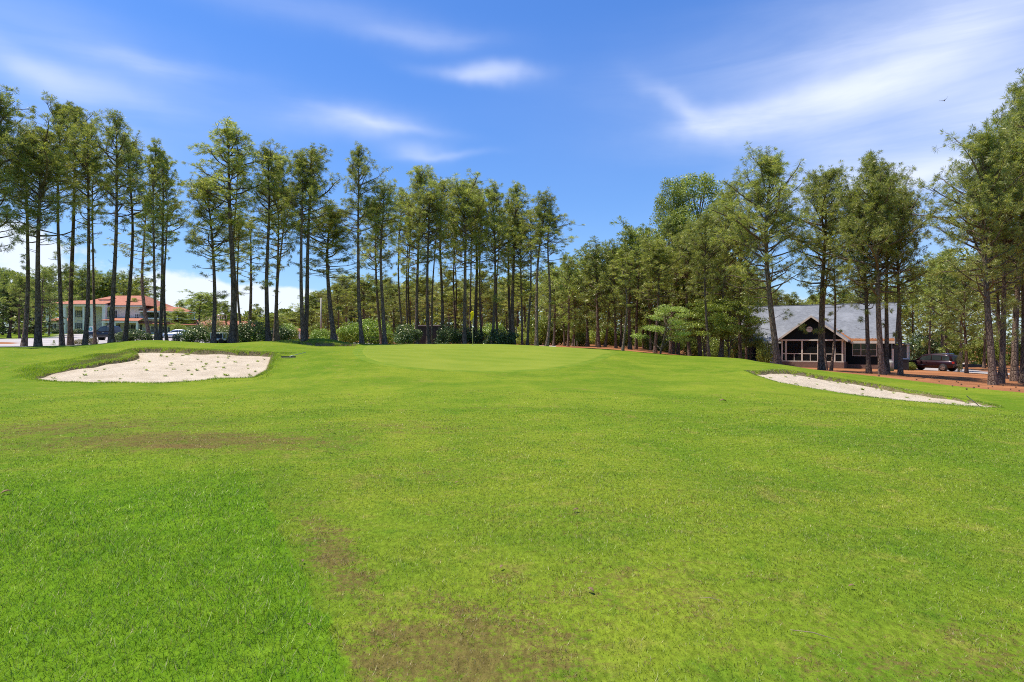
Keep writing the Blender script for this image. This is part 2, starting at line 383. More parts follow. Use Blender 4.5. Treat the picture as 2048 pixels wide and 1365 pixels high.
# ------------------------------------------------------------------ terrain
def zz(Y, v): return v if abs(v) < 50 else EYE-(v-682.5)*Y/F
COLS = {
 -400: [(12,0),(20,.1),(26,.5),(32,1.1),(40,1.25),(60,1.5),(100,2.3),(140,3.3),(250,4.5)],
 0: [(12,0),(18,.03),(23,763),(27,727),(32,700),(38,1.25),(50,690),(100,676),(120,669),(140,667),(250,4.6)],
 150: [(12,0),(18,.02),(23,765),(28,725),(33,697),(36,691.5),(42,1.32),(60,1.45),(110,670),(134,3.2),(250,4.6)],
 300: [(12,0),(18,0),(23,765),(28,.62),(31.5,701),(35,683.5),(37,680.5),(42,1.55),(60,1.4),(110,2.6),(134,3.1),(250,4.5)],
 430: [(12,0),(18,0),(23.5,762),(28,.62),(31,705),(35,690),(37,687),(42,1.4),(60,1.35),(110,2.4),(134,2.9),(250,4)],
 540: [(12,0),(18,.02),(24,755),(28,728),(32,706),(37,688.5),(41,682.5),(44,1.6),(48,1.5),(60,1.4),(110,2.2),(250,3.5)],
 640: [(12,0),(18,.03),(24,.3),(28,723),(34,703),(39,694.5),(41.5,691),(44.5,676.5),(47,1.75),(52,1.45),(60,1.4),(110,2),(250,3)],
 725: [(12,0),(18,.03),(24,.3),(28,725),(34,704),(40,693.5),(44,689.5),(47,1.38),(52,1.25),(60,1.2),(110,1.8),(250,3)],
 960: [(12,0),(20,.1),(27,742),(33,715),(38,698.5),(41,692),(45,689),(48,1.3),(52,1.15),(60,1.05),(110,1.5),(250,2.5)],
 1200: [(12,0),(20,.05),(27,745),(33,724),(38,708),(44,701),(50,697.5),(60,695),(70,1.02),(110,1.2),(250,2)],
 1320: [(12,0),(20,0),(27,.07),(33,731),(38,719),(44,709.5),(52,706.5),(60,705),(70,.5),(110,.6),(250,1.5)],
 1480: [(12,0),(20,.03),(28,745),(34,728),(39,720),(42,717.5),(50,-.1),(60,-.7),(70,-1.1),(110,-.8),(250,1)],
 1560: [(12,0),(20,0),(24,765),(29,744),(34,733),(37,729.5),(42,-.1),(50,-.6),(60,-1.0),(70,-1.2),(110,-1),(250,.5)],
 1650: [(12,0),(19,-.08),(24,780),(29,757.5),(34,746),(38,742.5),(45,-.52),(52,-.8),(60,-1.05),(68,-1.25),(110,-1.2),(250,.5)],
 1800: [(12,-.02),(18,-.2),(22,800),(27,781),(32,764.5),(36,757),(45,749),(60,741),(70,738),(110,-1.6),(250,0)],
 2048: [(12,-.05),(16,-.25),(20,820),(23,803),(27,787),(36,772),(48,757),(60,750),(72,742.5),(110,-1.8),(250,0)],
 2450: [(12,-.1),(20,-.7),(27,-.8),(36,-1.1),(60,-1.8),(110,-2),(250,-.5)]}
def pchip(xs, ys, xq):
    """monotone cubic; ys (n,) or (n,m)"""
    xs = np.asarray(xs, float); ys = np.asarray(ys, float)
    h = np.diff(xs); sh = (len(h),)+(1,)*(ys.ndim-1); hh = h.reshape(sh); dl = np.diff(ys, axis=0)/hh
    d = np.zeros_like(ys); w1 = 2*hh[1:]+hh[:-1]; w2 = hh[1:]+2*hh[:-1]
    with np.errstate(divide='ignore', invalid='ignore'):
        hm = (w1+w2)/(w1/dl[:-1]+w2/dl[1:])
    d[1:-1] = np.where(dl[:-1]*dl[1:] > 0, hm, 0); d[0] = dl[0]; d[-1] = dl[-1]
    return xs, ys, d
def pch_eval(xs, ys, d, i, t, h):
    t2, t3 = t*t, t*t*t
    return (2*t3-3*t2+1)*ys[i]+(t3-2*t2+t)*h*d[i]+(-2*t3+3*t2)*ys[i+1]+(t3-t2)*h*d[i+1]
YG = np.arange(0, 250.01, .25)
cu_ = sorted(COLS); TAB = []
for u in cu_:
    p = [(0, 0), (6, 0)]+[(a, zz(a, b)) for a, b in COLS[u]]
    xs, ys, d = pchip([a for a, _ in p], [b for _, b in p], None)
    i = np.clip(np.searchsorted(xs, YG, side='right')-1, 0, len(xs)-2); h = xs[i+1]-xs[i]
    TAB.append(pch_eval(xs, ys, d, i, (YG-xs[i])/h, h))
TAB = np.array(TAB)                       # ncol x nY
ux, uy, ud = pchip(cu_, TAB, None)
UG = np.arange(cu_[0], cu_[-1]+.1, 10.0)
ii = np.clip(np.searchsorted(ux, UG, side='right')-1, 0, len(ux)-2); hh = (ux[ii+1]-ux[ii])[:, None]
GRID = pch_eval(ux, uy, ud, ii, ((UG-ux[ii])[:, None])/hh, hh)     # nU x nY
for _ in range(3):                        # soften the creases between the surveyed lines
    GRID[1:-1] = .25*GRID[:-2]+.5*GRID[1:-1]+.25*GRID[2:]
def hbase(x, y):
    x = np.asarray(x, float); y = np.asarray(y, float)
    yy = np.clip(y, .6, 249.9); u = np.clip(1024+x/yy*F, UG[0], UG[-1]-.01)
    a = (u-UG[0])/10; i = np.floor(a).astype(int); a = a-i
    b = yy/.25; j = np.clip(np.floor(b).astype(int), 0, len(YG)-2); b = b-j
    z = (GRID[i, j]*(1-a)+GRID[i+1, j]*a)*(1-b)+(GRID[i, j+1]*(1-a)+GRID[i+1, j+1]*a)*b
    near = .035*np.sin(x*.55+1.3)*np.sin(y*.43)+.02*np.sin(x*1.3+y*.9)
    return z+near*np.clip((y-2)/6, 0, 1)*np.clip((30-y)/8, 0, 1)
def hit(px, py, y0=4.0, y1=140.0):
    """where a sight line of the survey meets the ground"""
    ys = np.arange(y0, y1, .05); xs = (px-1024)/F*ys; zl = EYE-(py-682.5)/F*ys
    below = np.nonzero(hbase(xs, ys) >= zl)[0]; k = below[0] if len(below) else len(ys)-1
    return float(xs[k]), float(ys[k])
def at(px, Y): return ((px-1024)/F*Y, Y)
# bunkers: outlines surveyed on the ground
def smooth_loop(pts, n=160, it=2):
    P = np.array(pts, float); Q = np.vstack([P, P[:1]]); s = np.r_[0, np.cumsum(np.hypot(*np.diff(Q, axis=0).T))]
    t = np.linspace(0, s[-1], n, endpoint=False); R = np.c_[np.interp(t, s, Q[:, 0]), np.interp(t, s, Q[:, 1])]
    for _ in range(it): R = .25*np.roll(R, 1, 0)+.5*R+.25*np.roll(R, -1, 0)
    return R
B_LEFT = smooth_loop([hit(*p) for p in [(58,758),(98,746),(136,737),(185,731),(215,724),(262,718),(275,711),(262,703),(300,700.5),(350,702),(400,704),(470,706),(512,707.5),(547,710),(543,722),(536,743),(505,756),(460,757),(430,758),(400,762),(300,767),(200,766),(120,764)]], 260)
B_RIGHT = smooth_loop([hit(*p) for p in [(1490,745.5),(1520,747),(1545,744),(1580,745),(1620,752),(1700,765),(1760,774),(1820,784),(1880,794),(1950,803),(1990,812),(2005,816),(1960,814.5),(1900,810),(1850,805),(1750,796),(1650,781),(1560,766),(1515,754)]], 260)
_b = [(574,690),(600,689),(640,690),(680,689.5),(712,690)]
B_FAR = smooth_loop([at(574,41.0), at(600,41.7), at(640,42.0), at(680,41.9), at(712,41.4), at(712,40.4), at(660,39.9), at(600,40.2)], 120)
BUNK = [(B_LEFT, .18, .10), (B_RIGHT, .12, .06), (B_FAR, .26, .14)]
def sdist(P, x, y):
    """signed distance, positive inside"""
    x = np.asarray(x, float); y = np.asarray(y, float); sh = x.shape; x = x.ravel(); y = y.ravel()
    A = P; B = np.roll(P, -1, 0); best = np.full(x.shape, 1e9); ins = np.zeros(x.shape, bool)
    for (ax, ay), (bx, by) in zip(A, B):
        ex, ey = bx-ax, by-ay; t = np.clip(((x-ax)*ex+(y-ay)*ey)/(ex*ex+ey*ey+1e-12), 0, 1)
        best = np.minimum(best, (x-ax-t*ex)**2+(y-ay-t*ey)**2)
        c = ((ay > y) != (by > y)); 
        with np.errstate(divide='ignore', invalid='ignore'): xi = ax+(y-ay)/(by-ay)*ex
        ins ^= c & (x < xi)
    return (np.sqrt(best)*np.where(ins, 1, -1)).reshape(sh)
def frontness(P, x, y):
    """0 at the camera side of the bunker, 1 at the far side"""
    return np.clip((y-P[:, 1].min())/(np.ptp(P[:, 1])), 0, 1)
def bunker_depth(P, x, y, k):      # k: 1 terrain, 0 sand
    # far side deep lip, near side shallow: measured across the bunker along the sight direction
    lo = np.interp(x, *_edge(P, False)); hi = np.interp(x, *_edge(P, True))
    return np.clip((y-lo)/np.maximum(hi-lo, .3), 0, 1)
_ec = {}
def _edge(P, far):
    key = (id(P), far)
    if key not in _ec:
        xs = np.linspace(P[:, 0].min(), P[:, 0].max(), 200); out = []
        for xx in xs:
            d = np.abs(P[:, 0]-xx) < .35; out.append(P[d, 1].max() if far else P[d, 1].min())
        _ec[key] = (xs, np.array(out))
    return _ec[key]
def height(x, y):
    x = np.asarray(x, float); y = np.asarray(y, float); z = hbase(x, y)
    for P, dt, ds in BUNK:
        m = (x > P[:, 0].min()-.5) & (x < P[:, 0].max()+.5) & (y > P[:, 1].min()-.5) & (y < P[:, 1].max()+.5)
        if not np.any(m): continue
        sd = sdist(P, x[m], y[m]); t = np.clip(sd/.16, 0, 1); t = t*t*(3-2*t); fr = bunker_depth(P, x[m], y[m], 1)
        lip = np.exp(-((sd+.12)/.30)**2)*.10*fr      # a slightly raised far lip
        z[m] = z[m]+lip-t*(.16+(dt-.06)*fr)
    return z
def H(x, y): return float(height(np.array([x]), np.array([y]))[0])

def lines(segs):
    out = [segs[0][0]]
    for a, b, st in segs:
        n = max(1, int(round((b-a)/st))); out += list(a+(b-a)*(np.arange(n)+1)/n)
    return np.array(out)
XL = lines([(-420,-160,20),(-160,-60,3),(-60,-24,.8),(-24,27,.115),(27,70,.7),(70,170,3),(170,420,20)])
YL = lines([(-40,-4,3),(-4,2,.6),(2,18,.2),(18,46,.13),(46,62,.4),(62,150,1.2),(150,420,12)])
GX, GY = np.meshgrid(XL, YL, indexing='ij'); GZ = height(GX, GY)
nx, ny = GX.shape; V = np.c_[GX.ravel(), GY.ravel(), GZ.ravel()]
I = np.arange(nx*ny).reshape(nx, ny); Q = np.stack([I[:-1,:-1], I[1:,:-1], I[1:,1:], I[:-1,1:]], -1).reshape(-1, 4)
CX = V[Q].mean(1)[:, 0]; CY = V[Q].mean(1)[:, 1]
rng = np.random.default_rng(7)
cls = np.zeros(len(Q), int)
UP = 1024+CX/np.maximum(CY, 1)*F
wob = .5*np.sin(CX*.9+.3*CY)+.3*np.sin(CX*2.3+1)+rng.uniform(-.25, .25, len(CX))
sb = np.interp(UP, [-600,560,690,1050,1110,1200,1320,1420,1500,1560,1650,1750,1850,2048,2500], [75,70,54,52,51,49.5,46.5,46,45,40,38.5,36.5,33.5,27.3,23])
cls[(CY > sb+wob*np.where(UP < 1100, 1, .45)) & (UP > 560)] = 1
def inpoly(poly, x, y): return sdist(np.array(poly), x, y) > 0
road = [at(-700,38), at(0,37), at(150,41.5), at(300,50), at(420,58), at(440,108), at(300,121), at(122,122), at(117,92), at(-20,90), at(-700,88)]
drive = [at(1832,68.5), at(1914,64), at(2000,58.5), at(2060,56), at(2500,52), at(2500,60), at(2060,63), at(1965,70), at(1915,78), at(1832,80)]
drive2 = [at(1903,84), at(1932,84), at(1932,104), at(1890,104)]
bit = [at(1052,56), at(1112,56), at(1112,72), at(1050,72)]
bit2 = [at(722,62), at(765,62), at(765,82), at(700,82)]
for poly in (road, drive, drive2, bit, bit2): cls[inpoly(poly, CX, CY)] = 2
cls[inpoly([at(-60,55), at(28,55), at(36,62), at(20,68), at(-60,68)], CX, CY)] = 1
for P, dt, ds in BUNK:
    sd = sdist(P, CX, CY); cls[sd > .03] = 3
def sub(name, k, m, **kw):
    q = Q[cls == k]; u, inv = np.unique(q, return_inverse=True)
    o = link(name, npmesh(name, V[u], inv.reshape(q.shape), True), None, m); return tag(o, **kw)
sub('lawn', 0, M['lawn'], kind='structure'); sub('pine_straw_ground', 1, M['straw'], kind='structure')
sub('road', 2, M['pave'], kind='structure'); sub('bunker_bank', 3, M['soil'], kind='structure')
# far ground to the horizon
mb = MB()
for a, b, c, d2 in ((-2500, 2500, 419, 2600), (-2500, -419, -600, 419), (419, 2500, -600, 419), (-419, 419, -600, -39)):
    mb.poly([(a, c, -2.5 if c < 0 and d2 < 0 else 1.0), (b, c, 1.0 if c > 0 else -1), (b, d2, 1.0), (a, d2, 1.0)])
mb.build('ground', M['lawn'], kind='structure')
def sand_sheet(P, k):
    c = P.mean(0); R = 46; vs = []
    # rings towards the middle line of the outline keep the sheet inside long shapes
    mid = np.c_[np.clip(P[:, 0], c[0]-np.ptp(P[:, 0])*.36, c[0]+np.ptp(P[:, 0])*.36), np.zeros(len(P))]
    e0, e1 = _edge(P, False), _edge(P, True)
    mid[:, 1] = .5*(np.interp(mid[:, 0], *e0)+np.interp(mid[:, 0], *e1))
    for r in range(R+1):
        t = r/R; vs.append(P*(1-t)+mid*t)
    A = np.concatenate(vs); n = len(P)
    fr = bunker_depth(P, A[:, 0], A[:, 1], 0)
    z = hbase(A[:, 0], A[:, 1])-.07-(k-.05)*fr+.02*np.sin(A[:, 0]*3.1+A[:, 1]*2)*np.sin(A[:, 1]*2.6)
    J = np.arange((R+1)*n).reshape(R+1, n); q = np.stack([J[:-1], np.roll(J[:-1], -1, 1), np.roll(J[1:], -1, 1), J[1:]], -1).reshape(-1, 4)
    return tag(link('sand', npmesh('sand', np.c_[A, z], q, True), None, M['sand']), kind='structure')
for P, dt, ds in BUNK: sand_sheet(P, ds)
# putting green: a smooth outline laid on the lawn
gp = [hit(722,701,26,60), hit(722,707,26), hit(730,716,24), hit(760,727,24), hit(800,734,24), hit(860,740,24), hit(940,743,24), hit(1020,743,24), hit(1090,739.5,24), hit(1150,730,24), hit(1190,719,24), hit(1213,709,24)]
gp += [at(1228,41), at(1215,44.5), at(1150,46.2), at(1050,46.8), at(950,47.0), at(860,46.8), at(780,45.2), at(735,42.5)]
GREEN = smooth_loop(gp, 200, 4)
def green_sheet(name, P, grow, lift, m):
    c = P.mean(0); R = 70; D = P-c; ln = np.hypot(*D.T)[:, None]; D = D*(1+grow/ln)
    A = np.concatenate([c+D*(1-r/R) for r in range(R+1)]); n = len(P)
    z = hbase(A[:, 0], A[:, 1])+lift; J = np.arange((R+1)*n).reshape(R+1, n)
    q = np.stack([J[:-1], np.roll(J[:-1], -1, 1), np.roll(J[1:], -1, 1), J[1:]], -1).reshape(-1, 4)
    # turn the outer edge down so the sheet meets the lawn
    z[:n] -= .05
    return tag(link(name, npmesh(name, np.c_[A, z], q, True), None, m), kind='structure')
green_sheet('green_collar', GREEN, .55, .012, M['collar']); green_sheet('putting_green', GREEN, 0, .022, M['green'])
# ------------------------------------------------------------------ grass blades
def blades(n, xs, ys, hgt, wid, lean=.6, seed=1, zoff=0.0, zs=None, seg2=False):
    r = np.random.default_rng(seed); z = (height(xs, ys) if zs is None else zs)+zoff
    a = r.uniform(0, 2*np.pi, n); h = hgt*r.uniform(.55, 1.25, n); w = wid*r.uniform(.7, 1.3, n)
    la = r.uniform(0, 2*np.pi, n); ll = h*lean*r.uniform(.1, 1, n)
    B = np.c_[xs, ys, z-.004]; S_ = np.c_[np.cos(a)*w/2, np.sin(a)*w/2, np.zeros(n)]
    T = B+np.c_[np.cos(la)*ll, np.sin(la)*ll, h]
    if not seg2:
        return np.stack([B-S_, B+S_, T], 1).reshape(-1, 3), np.arange(3*n).reshape(n, 3)
    Mi = B+np.c_[np.cos(la)*ll*.3, np.sin(la)*ll*.3, h*.6]
    v = np.stack([B-S_, B+S_, Mi+S_*.75, Mi-S_*.75, T], 1).reshape(-1, 3); k = 5*np.arange(n)[:, None]
    return v, [k+np.array([[0, 1, 2, 3]]), k+np.array([[3, 2, 4]])]
def scatter_bands(bands, seed):
    r = np.random.default_rng(seed); X, Y, Hh, Ww = [], [], [], []
    for y0, y1, dens, hg, wd in bands:
        half = .86*y1+1.2; n = int(dens*(y1-y0)*2*half); x = r.uniform(-half, half, n); y = r.uniform(y0, y1, n)
        X.append(x); Y.append(y); Hh.append(np.full(n, hg)); Ww.append(np.full(n, wd))
    return map(np.concatenate, (X, Y, Hh, Ww))
def lush_mask(x, y):
    return ((x+.74)*.89+(y-2.9)*.456+.06*np.sin(7*y) < 0) & (y < 7.3+.6*np.sin(x*1.7))
X, Y, Hh, Ww = scatter_bands([(1.6,3.4,5200,.026,.0042),(3.4,5.2,5200,.027,.0045),(5.2,7.5,3200,.027,.0055),(7.5,10.5,1500,.027,.008),(10.5,14.5,620,.027,.012),(14.5,19,170,.026,.017)], 3)
lm = lush_mask(X, Y); Hh = Hh*np.where(lm, 1.35-.35*np.clip((Y-5)/2.3, 0, 1), .85)
pat = np.sin(X*2.1+1.7*np.sin(Y*1.3))*np.sin(Y*2.7+X)        # uneven sward
Hh *= 1+.18*pat
DRY = [(-5.2,9.9,3.4,1.3),(-8.5,11.6,4,1.9),(-.25,3.2,.9,.8),(-1.1,4.9,.6,1.3),(.6,4.2,1.6,.8),(2.3,3.2,2,.6)]
dry_ = np.max([np.exp(-((X-a)/c)**2-((Y-b)/d_)**2) for a, b, c, d_ in DRY], axis=0)*(.6+.8*np.sin(X*9+np.sin(Y*7)*2)*np.sin(Y*11+X*5)); dry_ = np.where(lm, 0, np.clip(dry_, 0, 1))
keep = np.random.default_rng(9).random(len(X)) > .45*dry_
X, Y, Hh, Ww, dry_ = X[keep], Y[keep], Hh[keep], Ww[keep], dry_[keep]; Hh = Hh*(1-.45*dry_)
v, f = blades(len(X), X, Y, Hh, Ww, 1.5, 5)
tag(link('grass', npmesh('grass', v, f), None, M['blade']), 'short mown turf grass covering the near lawn', 'grass', kind='stuff')
print('blades', len(X))
# taller ragged grass round the bunkers
def edge_points(P, n, r, lo, hi, test=None):
    i = r.integers(0, len(P), n); t = r.random(n)[:, None]; A = P[i]*(1-t)+P[(i+1) % len(P)]*t
    T = np.roll(P, -1, 0)-np.roll(P, 1, 0); T = T[i]; N = np.c_[T[:, 1], -T[:, 0]]/np.hypot(*T.T)[:, None]
    c = P.mean(0); N *= np.sign(sdist(P, A[:, 0]-N[:, 0]*.05, A[:, 1]-N[:, 1]*.05))[:, None]   # outwards
    A = A+N*r.uniform(lo, hi, n)[:, None]; return A[:, 0], A[:, 1]
r = np.random.default_rng(11); vv, ff, off = [], [], 0
def add_blades(n, x, y, h, w, lean, seed):
    global off
    v, f = blades(n, x, y, h, w, lean, seed); vv.append(v); ff.append(f+off); off += len(v)
for P, n, lo, hi, h in ((B_LEFT, 11000, -.06, .16, .07), (B_RIGHT, 7000, -.04, .10, .05), (B_FAR, 1100, -.05, .10, .05)):
    x, y = edge_points(P, n, r, lo, hi); cl_ = .5+.5*np.sin(x*3.1+y*2.3)*np.sin(y*1.9-x); add_blades(n, x, y, h*(.55+.8*cl_), .014, .8, 12)
# broad rough bank along the left and right ends of the near bunker
def rough(poly, n, h, seed, w=.016):
    P = np.array([hit(*p) for p in poly]); r = np.random.default_rng(seed)
    x = r.uniform(P[:, 0].min(), P[:, 0].max(), n*3); y = r.uniform(P[:, 1].min(), P[:, 1].max(), n*3)
    k = sdist(P, x, y); k = (k > 0) & (r.random(len(x)) < np.clip(k/.5, .15, 1)); x, y = x[k][:n], y[k][:n]
    add_blades(len(x), x, y, h*(.6+.5*np.sin(x*2.3)*np.sin(y*3.1)), w, .9, seed)
rough([(12,742),(40,733),(90,724),(140,712),(200,703),(262,697),(330,697),(470,702),(560,706),(600,704),(572,714),(556,735),(545,752),(520,762),(430,768),(300,772),(160,772),(60,768),(20,757)], 24000, .05, 21)
rough([(545,706),(602,703.5),(570,716),(553,740),(535,757),(500,764),(520,755),(540,735)], 9000, .08, 22)
rough([(15,745),(60,730),(110,722),(190,708),(262,700),(276,712),(215,722),(150,735),(90,748),(75,760),(30,760)], 20000, .09, 23)
tag(link('rough_grass', npmesh('rough_grass', np.concatenate(vv), np.concatenate(ff)), None, M['fringe']), 'long rough grass hanging round the bunker edges', 'grass', kind='stuff')
vv, ff, off = [], [], 0
rough([(125,738),(160,722),(200,712),(250,706),(275,710),(255,716),(205,724),(160,733)], 7000, .10, 31)
for P, n, h in ((B_LEFT, 2600, .08), (B_RIGHT, 2600, .06), (B_FAR, 1800, .07)):
    x, y = edge_points(P, n*2, r, -.14, .02); k = y > np.interp(x, *_edge(P, False))+.5*(np.interp(x, *_edge(P, True))-np.interp(x, *_edge(P, False)))
    add_blades(k.sum(), x[k], y[k], h, .015, 1.2, 33)
tag(link('dead_grass', npmesh('dead_grass', np.concatenate(vv), np.concatenate(ff)), None, M['dryfringe']), 'dead straw-coloured grass on the bunker lips', 'grass', kind='stuff')

# ------------------------------------------------------------------ trees
def tube_np(P, R, seg):
    """P (k,3), R (k,) -> verts, quads"""
    P = np.asarray(P, float); k = len(P); T = np.gradient(P, axis=0); T /= np.linalg.norm(T, axis=1)[:, None]+1e-9
    up = np.tile([0, 0, 1.0], (k, 1)); up[np.abs(T[:, 2]) > .95] = [1, 0, 0]
    A = np.cross(T, up); A /= np.linalg.norm(A, axis=1)[:, None]; B = np.cross(T, A)
    t = np.arange(seg)*2*np.pi/seg
    V = P[:, None]+(A[:, None]*np.cos(t)[None, :, None]+B[:, None]*np.sin(t)[None, :, None])*np.asarray(R)[:, None, None]
    J = np.arange(k*seg).reshape(k, seg); q = np.stack([J[:-1], np.roll(J[:-1], -1, 1), np.roll(J[1:], -1, 1), J[1:]], -1).reshape(-1, 4)
    return V.reshape(-1, 3), q
class Wood:
    def __init__(s): s.v = []; s.q = []; s.n = 0
    def tube(s, P, R, seg=5):
        v, q = tube_np(P, R, seg); s.v.append(v); s.q.append(q+s.n); s.n += len(v)
    def mesh(s, name): return npmesh(name, np.concatenate(s.v), np.concatenate(s.q), True)
def unit(v): return v/(np.linalg.norm(v)+1e-9)
def tufts_mesh(name, P, D, L, k, w, spread, r):
    """sprays of needles: P (n,3) places, D (n,3) axes, L (n,) lengths"""
    n = len(P); P = np.repeat(P, k, 0); D = np.repeat(D, k, 0); L = np.repeat(L, k)*r.uniform(.7, 1.15, n*k)
    rd = r.normal(size=(n*k, 3)); rd /= np.linalg.norm(rd, axis=1)[:, None]
    d = D*r.uniform(.1, 1.0, n*k)[:, None]+rd*spread; d[:, 2] -= .12; d /= np.linalg.norm(d, axis=1)[:, None]
    s = np.cross(d, r.normal(size=(n*k, 3))); s /= np.linalg.norm(s, axis=1)[:, None]+1e-9
    s *= (w*r.uniform(.7, 1.3, n*k)/2)[:, None]
    st = P+d*(L*.12)[:, None]; mi = P+d*(L*.55)[:, None]; ti = P+d*L[:, None]; ti[:, 2] -= L*.08
    v = np.stack([st, mi-s, ti, mi+s], 1).reshape(-1, 3)
    return npmesh(name, v, np.arange(4*n*k).reshape(-1, 4))
def pine(seed, Ht, R, start, nl=46, dens=1.0, shape='narrow', tlen=.30, k=26, w=.022, sway=.25, r0=.2, dead=8, fork=False):
    r = np.random.default_rng(seed); wood = Wood(); TP, TD = [], []
    zs = np.linspace(0, 1, 15); ph = r.uniform(0, 6, 4)
    ax = sway*(np.sin(zs*3.1+ph[0])-np.sin(ph[0]))*zs**.6+.05*np.sin(zs*9+ph[1])*zs; ay = sway*(np.sin(zs*2.6+ph[2])-np.sin(ph[2]))*zs**.6
    ax -= zs*ax[-1]; ay -= zs*ay[-1]
    TPn = np.c_[ax, ay, zs*Ht]; tr = r0*(1-zs*.86)**.85*np.where(zs < .02, 1.45, 1.0); tr[1] *= 1.03
    def axis(t): return np.array([np.interp(t, zs, ax), np.interp(t, zs, ay), t*Ht])
    P = np.vstack([TPn[:1]-[0, 0, .6], TPn]); wood.tube(P, np.r_[tr[0]*1.1, tr], 9)
    def leaf_branch(p, d, L, rad_, depth):
        n = 6; pts = [p]; dd = d.copy()
        for i in range(n):
            dd = unit(dd+r.normal(size=3)*.12+np.array([0, 0, .085 if depth == 0 else .05])); pts.append(pts[-1]+dd*L/n)
        pts = np.array(pts); wood.tube(pts, np.linspace(rad_, max(.008, rad_*.25), len(pts)), 5 if depth == 0 else 3)
        return pts
    def put(pts, a, step):
        L = np.linalg.norm(np.diff(pts, axis=0), axis=1).sum(); m = max(1, int(L*(1-a)/step))
        for t in np.r_[r.uniform(a, 1, m), 1.0]:
            i = min(int(t*(len(pts)-1)), len(pts)-2); f = t*(len(pts)-1)-i
            p = pts[i]*(1-f)+pts[i+1]*f; TP.append(p+r.normal(size=3)*.03); TD.append(unit(unit(pts[i+1]-pts[i])+r.normal(size=3)*.35+np.array([0, 0, .25])))
    ga = r.uniform(0, 6.28)
    tops = [(1.0, None)]
    for j in range(nl):
        t = start+(1-start)*((j+r.uniform(0, 1))/nl)**.92; f = (t-start)/(1-start)
        if shape == 'narrow': prof = (.50+.55*math.sin(min(1, f/.5)*1.57))*(1-(max(0, f-.5)/.5)**1.6*.58)*(1+.28*math.sin(f*15+ph[1]))
        elif shape == 'broad': prof = (.62+.5*math.sin(min(1, f/.4)*1.57))*(1-max(0, f-.5)/.5*.60)**.8
        elif shape == 'cone': prof = (.85+.2*math.sin(f*6))*(1-f)**.75+.12
        else: prof = (.5+.6*f)*(1-max(0, f-.7)/.3*.45)
        L = R*prof*(r.uniform(.45, 1.05) if r.random() > .14 else r.uniform(1.05, 1.45)); ga += 2.4+r.uniform(-.5, .5)
        elv = (.02+.95*f**1.3)+r.normal()*.18
        d = np.array([math.cos(ga)*math.cos(elv), math.sin(ga)*math.cos(elv), math.sin(elv)])
        pts = leaf_branch(axis(min(t, .995)), d, L, .018+.022*L*(1-.4*f), 0)
        bare = .45*(1-f)**2+.08; put(pts, bare+.15, (.46 if f > .25 else .8)/dens)
        ns = int((2.0+2.5*L)*dens*(.25 if f < .15 else .55 if f < .32 else 1.1)+r.random()*.6)
        if r.random() < .10 and f < .8: continue
        for q in range(ns):
            tt = r.uniform(bare, .95); i = min(int(tt*(len(pts)-1)), len(pts)-2); b = pts[i]+(pts[i+1]-pts[i])*(tt*(len(pts)-1)-i)
            sd = unit(unit(pts[i+1]-pts[i])+r.normal(size=3)*.75); s2 = leaf_branch(b, sd, L*r.uniform(.22, .42)+.15, .014, 1); put(s2, .55, .34/dens)
    for j in range(dead):
        t = r.uniform(max(.18, start-.3), start+.05); a = r.uniform(0, 6.28); L = R*r.uniform(.12, .55); e = r.uniform(-.25, .35)
        d = np.array([math.cos(a)*math.cos(e), math.sin(a)*math.cos(e), math.sin(e)]); pts = leaf_branch(axis(t), d, L, .022, 0)
        if r.random() < .45:
            put(pts, .7, .25)
            for q in range(2):
                s2 = leaf_branch(pts[3+q], unit(d+r.normal(size=3)*.6), L*.4, .012, 1); put(s2, .5, .25)
    m = 10; put(np.array([axis(.93), axis(.96), axis(1.0)+[0, 0, .1]]), 0, .12)
    TP, TD = np.array(TP), np.array(TD)
    cr = tufts_mesh('pine_crown', TP, TD, tlen*r.uniform(.75, 1.2, len(TP)), k, w, .62, r)
    rr_ = np.hypot(TP[:, 0], TP[:, 1]); return wood.mesh('pine_trunk'), cr, TP[:, 2].max()+.2, np.percentile(rr_, 96)+.12, r0
def leaves_mesh(name, P, N, size, r):
    n = len(P); a = np.cross(N, r.normal(size=(n, 3))); a /= np.linalg.norm(a, axis=1)[:, None]+1e-9; b = np.cross(N, a)
    s = (size*r.uniform(.6, 1.3, n))[:, None]; a = a*s; b = b*s*.55
    v = np.stack([P-a, P+b-a*.1, P+a, P-b-a*.1], 1).reshape(-1, 3)
    return npmesh(name, v, np.arange(4*n).reshape(-1, 4))
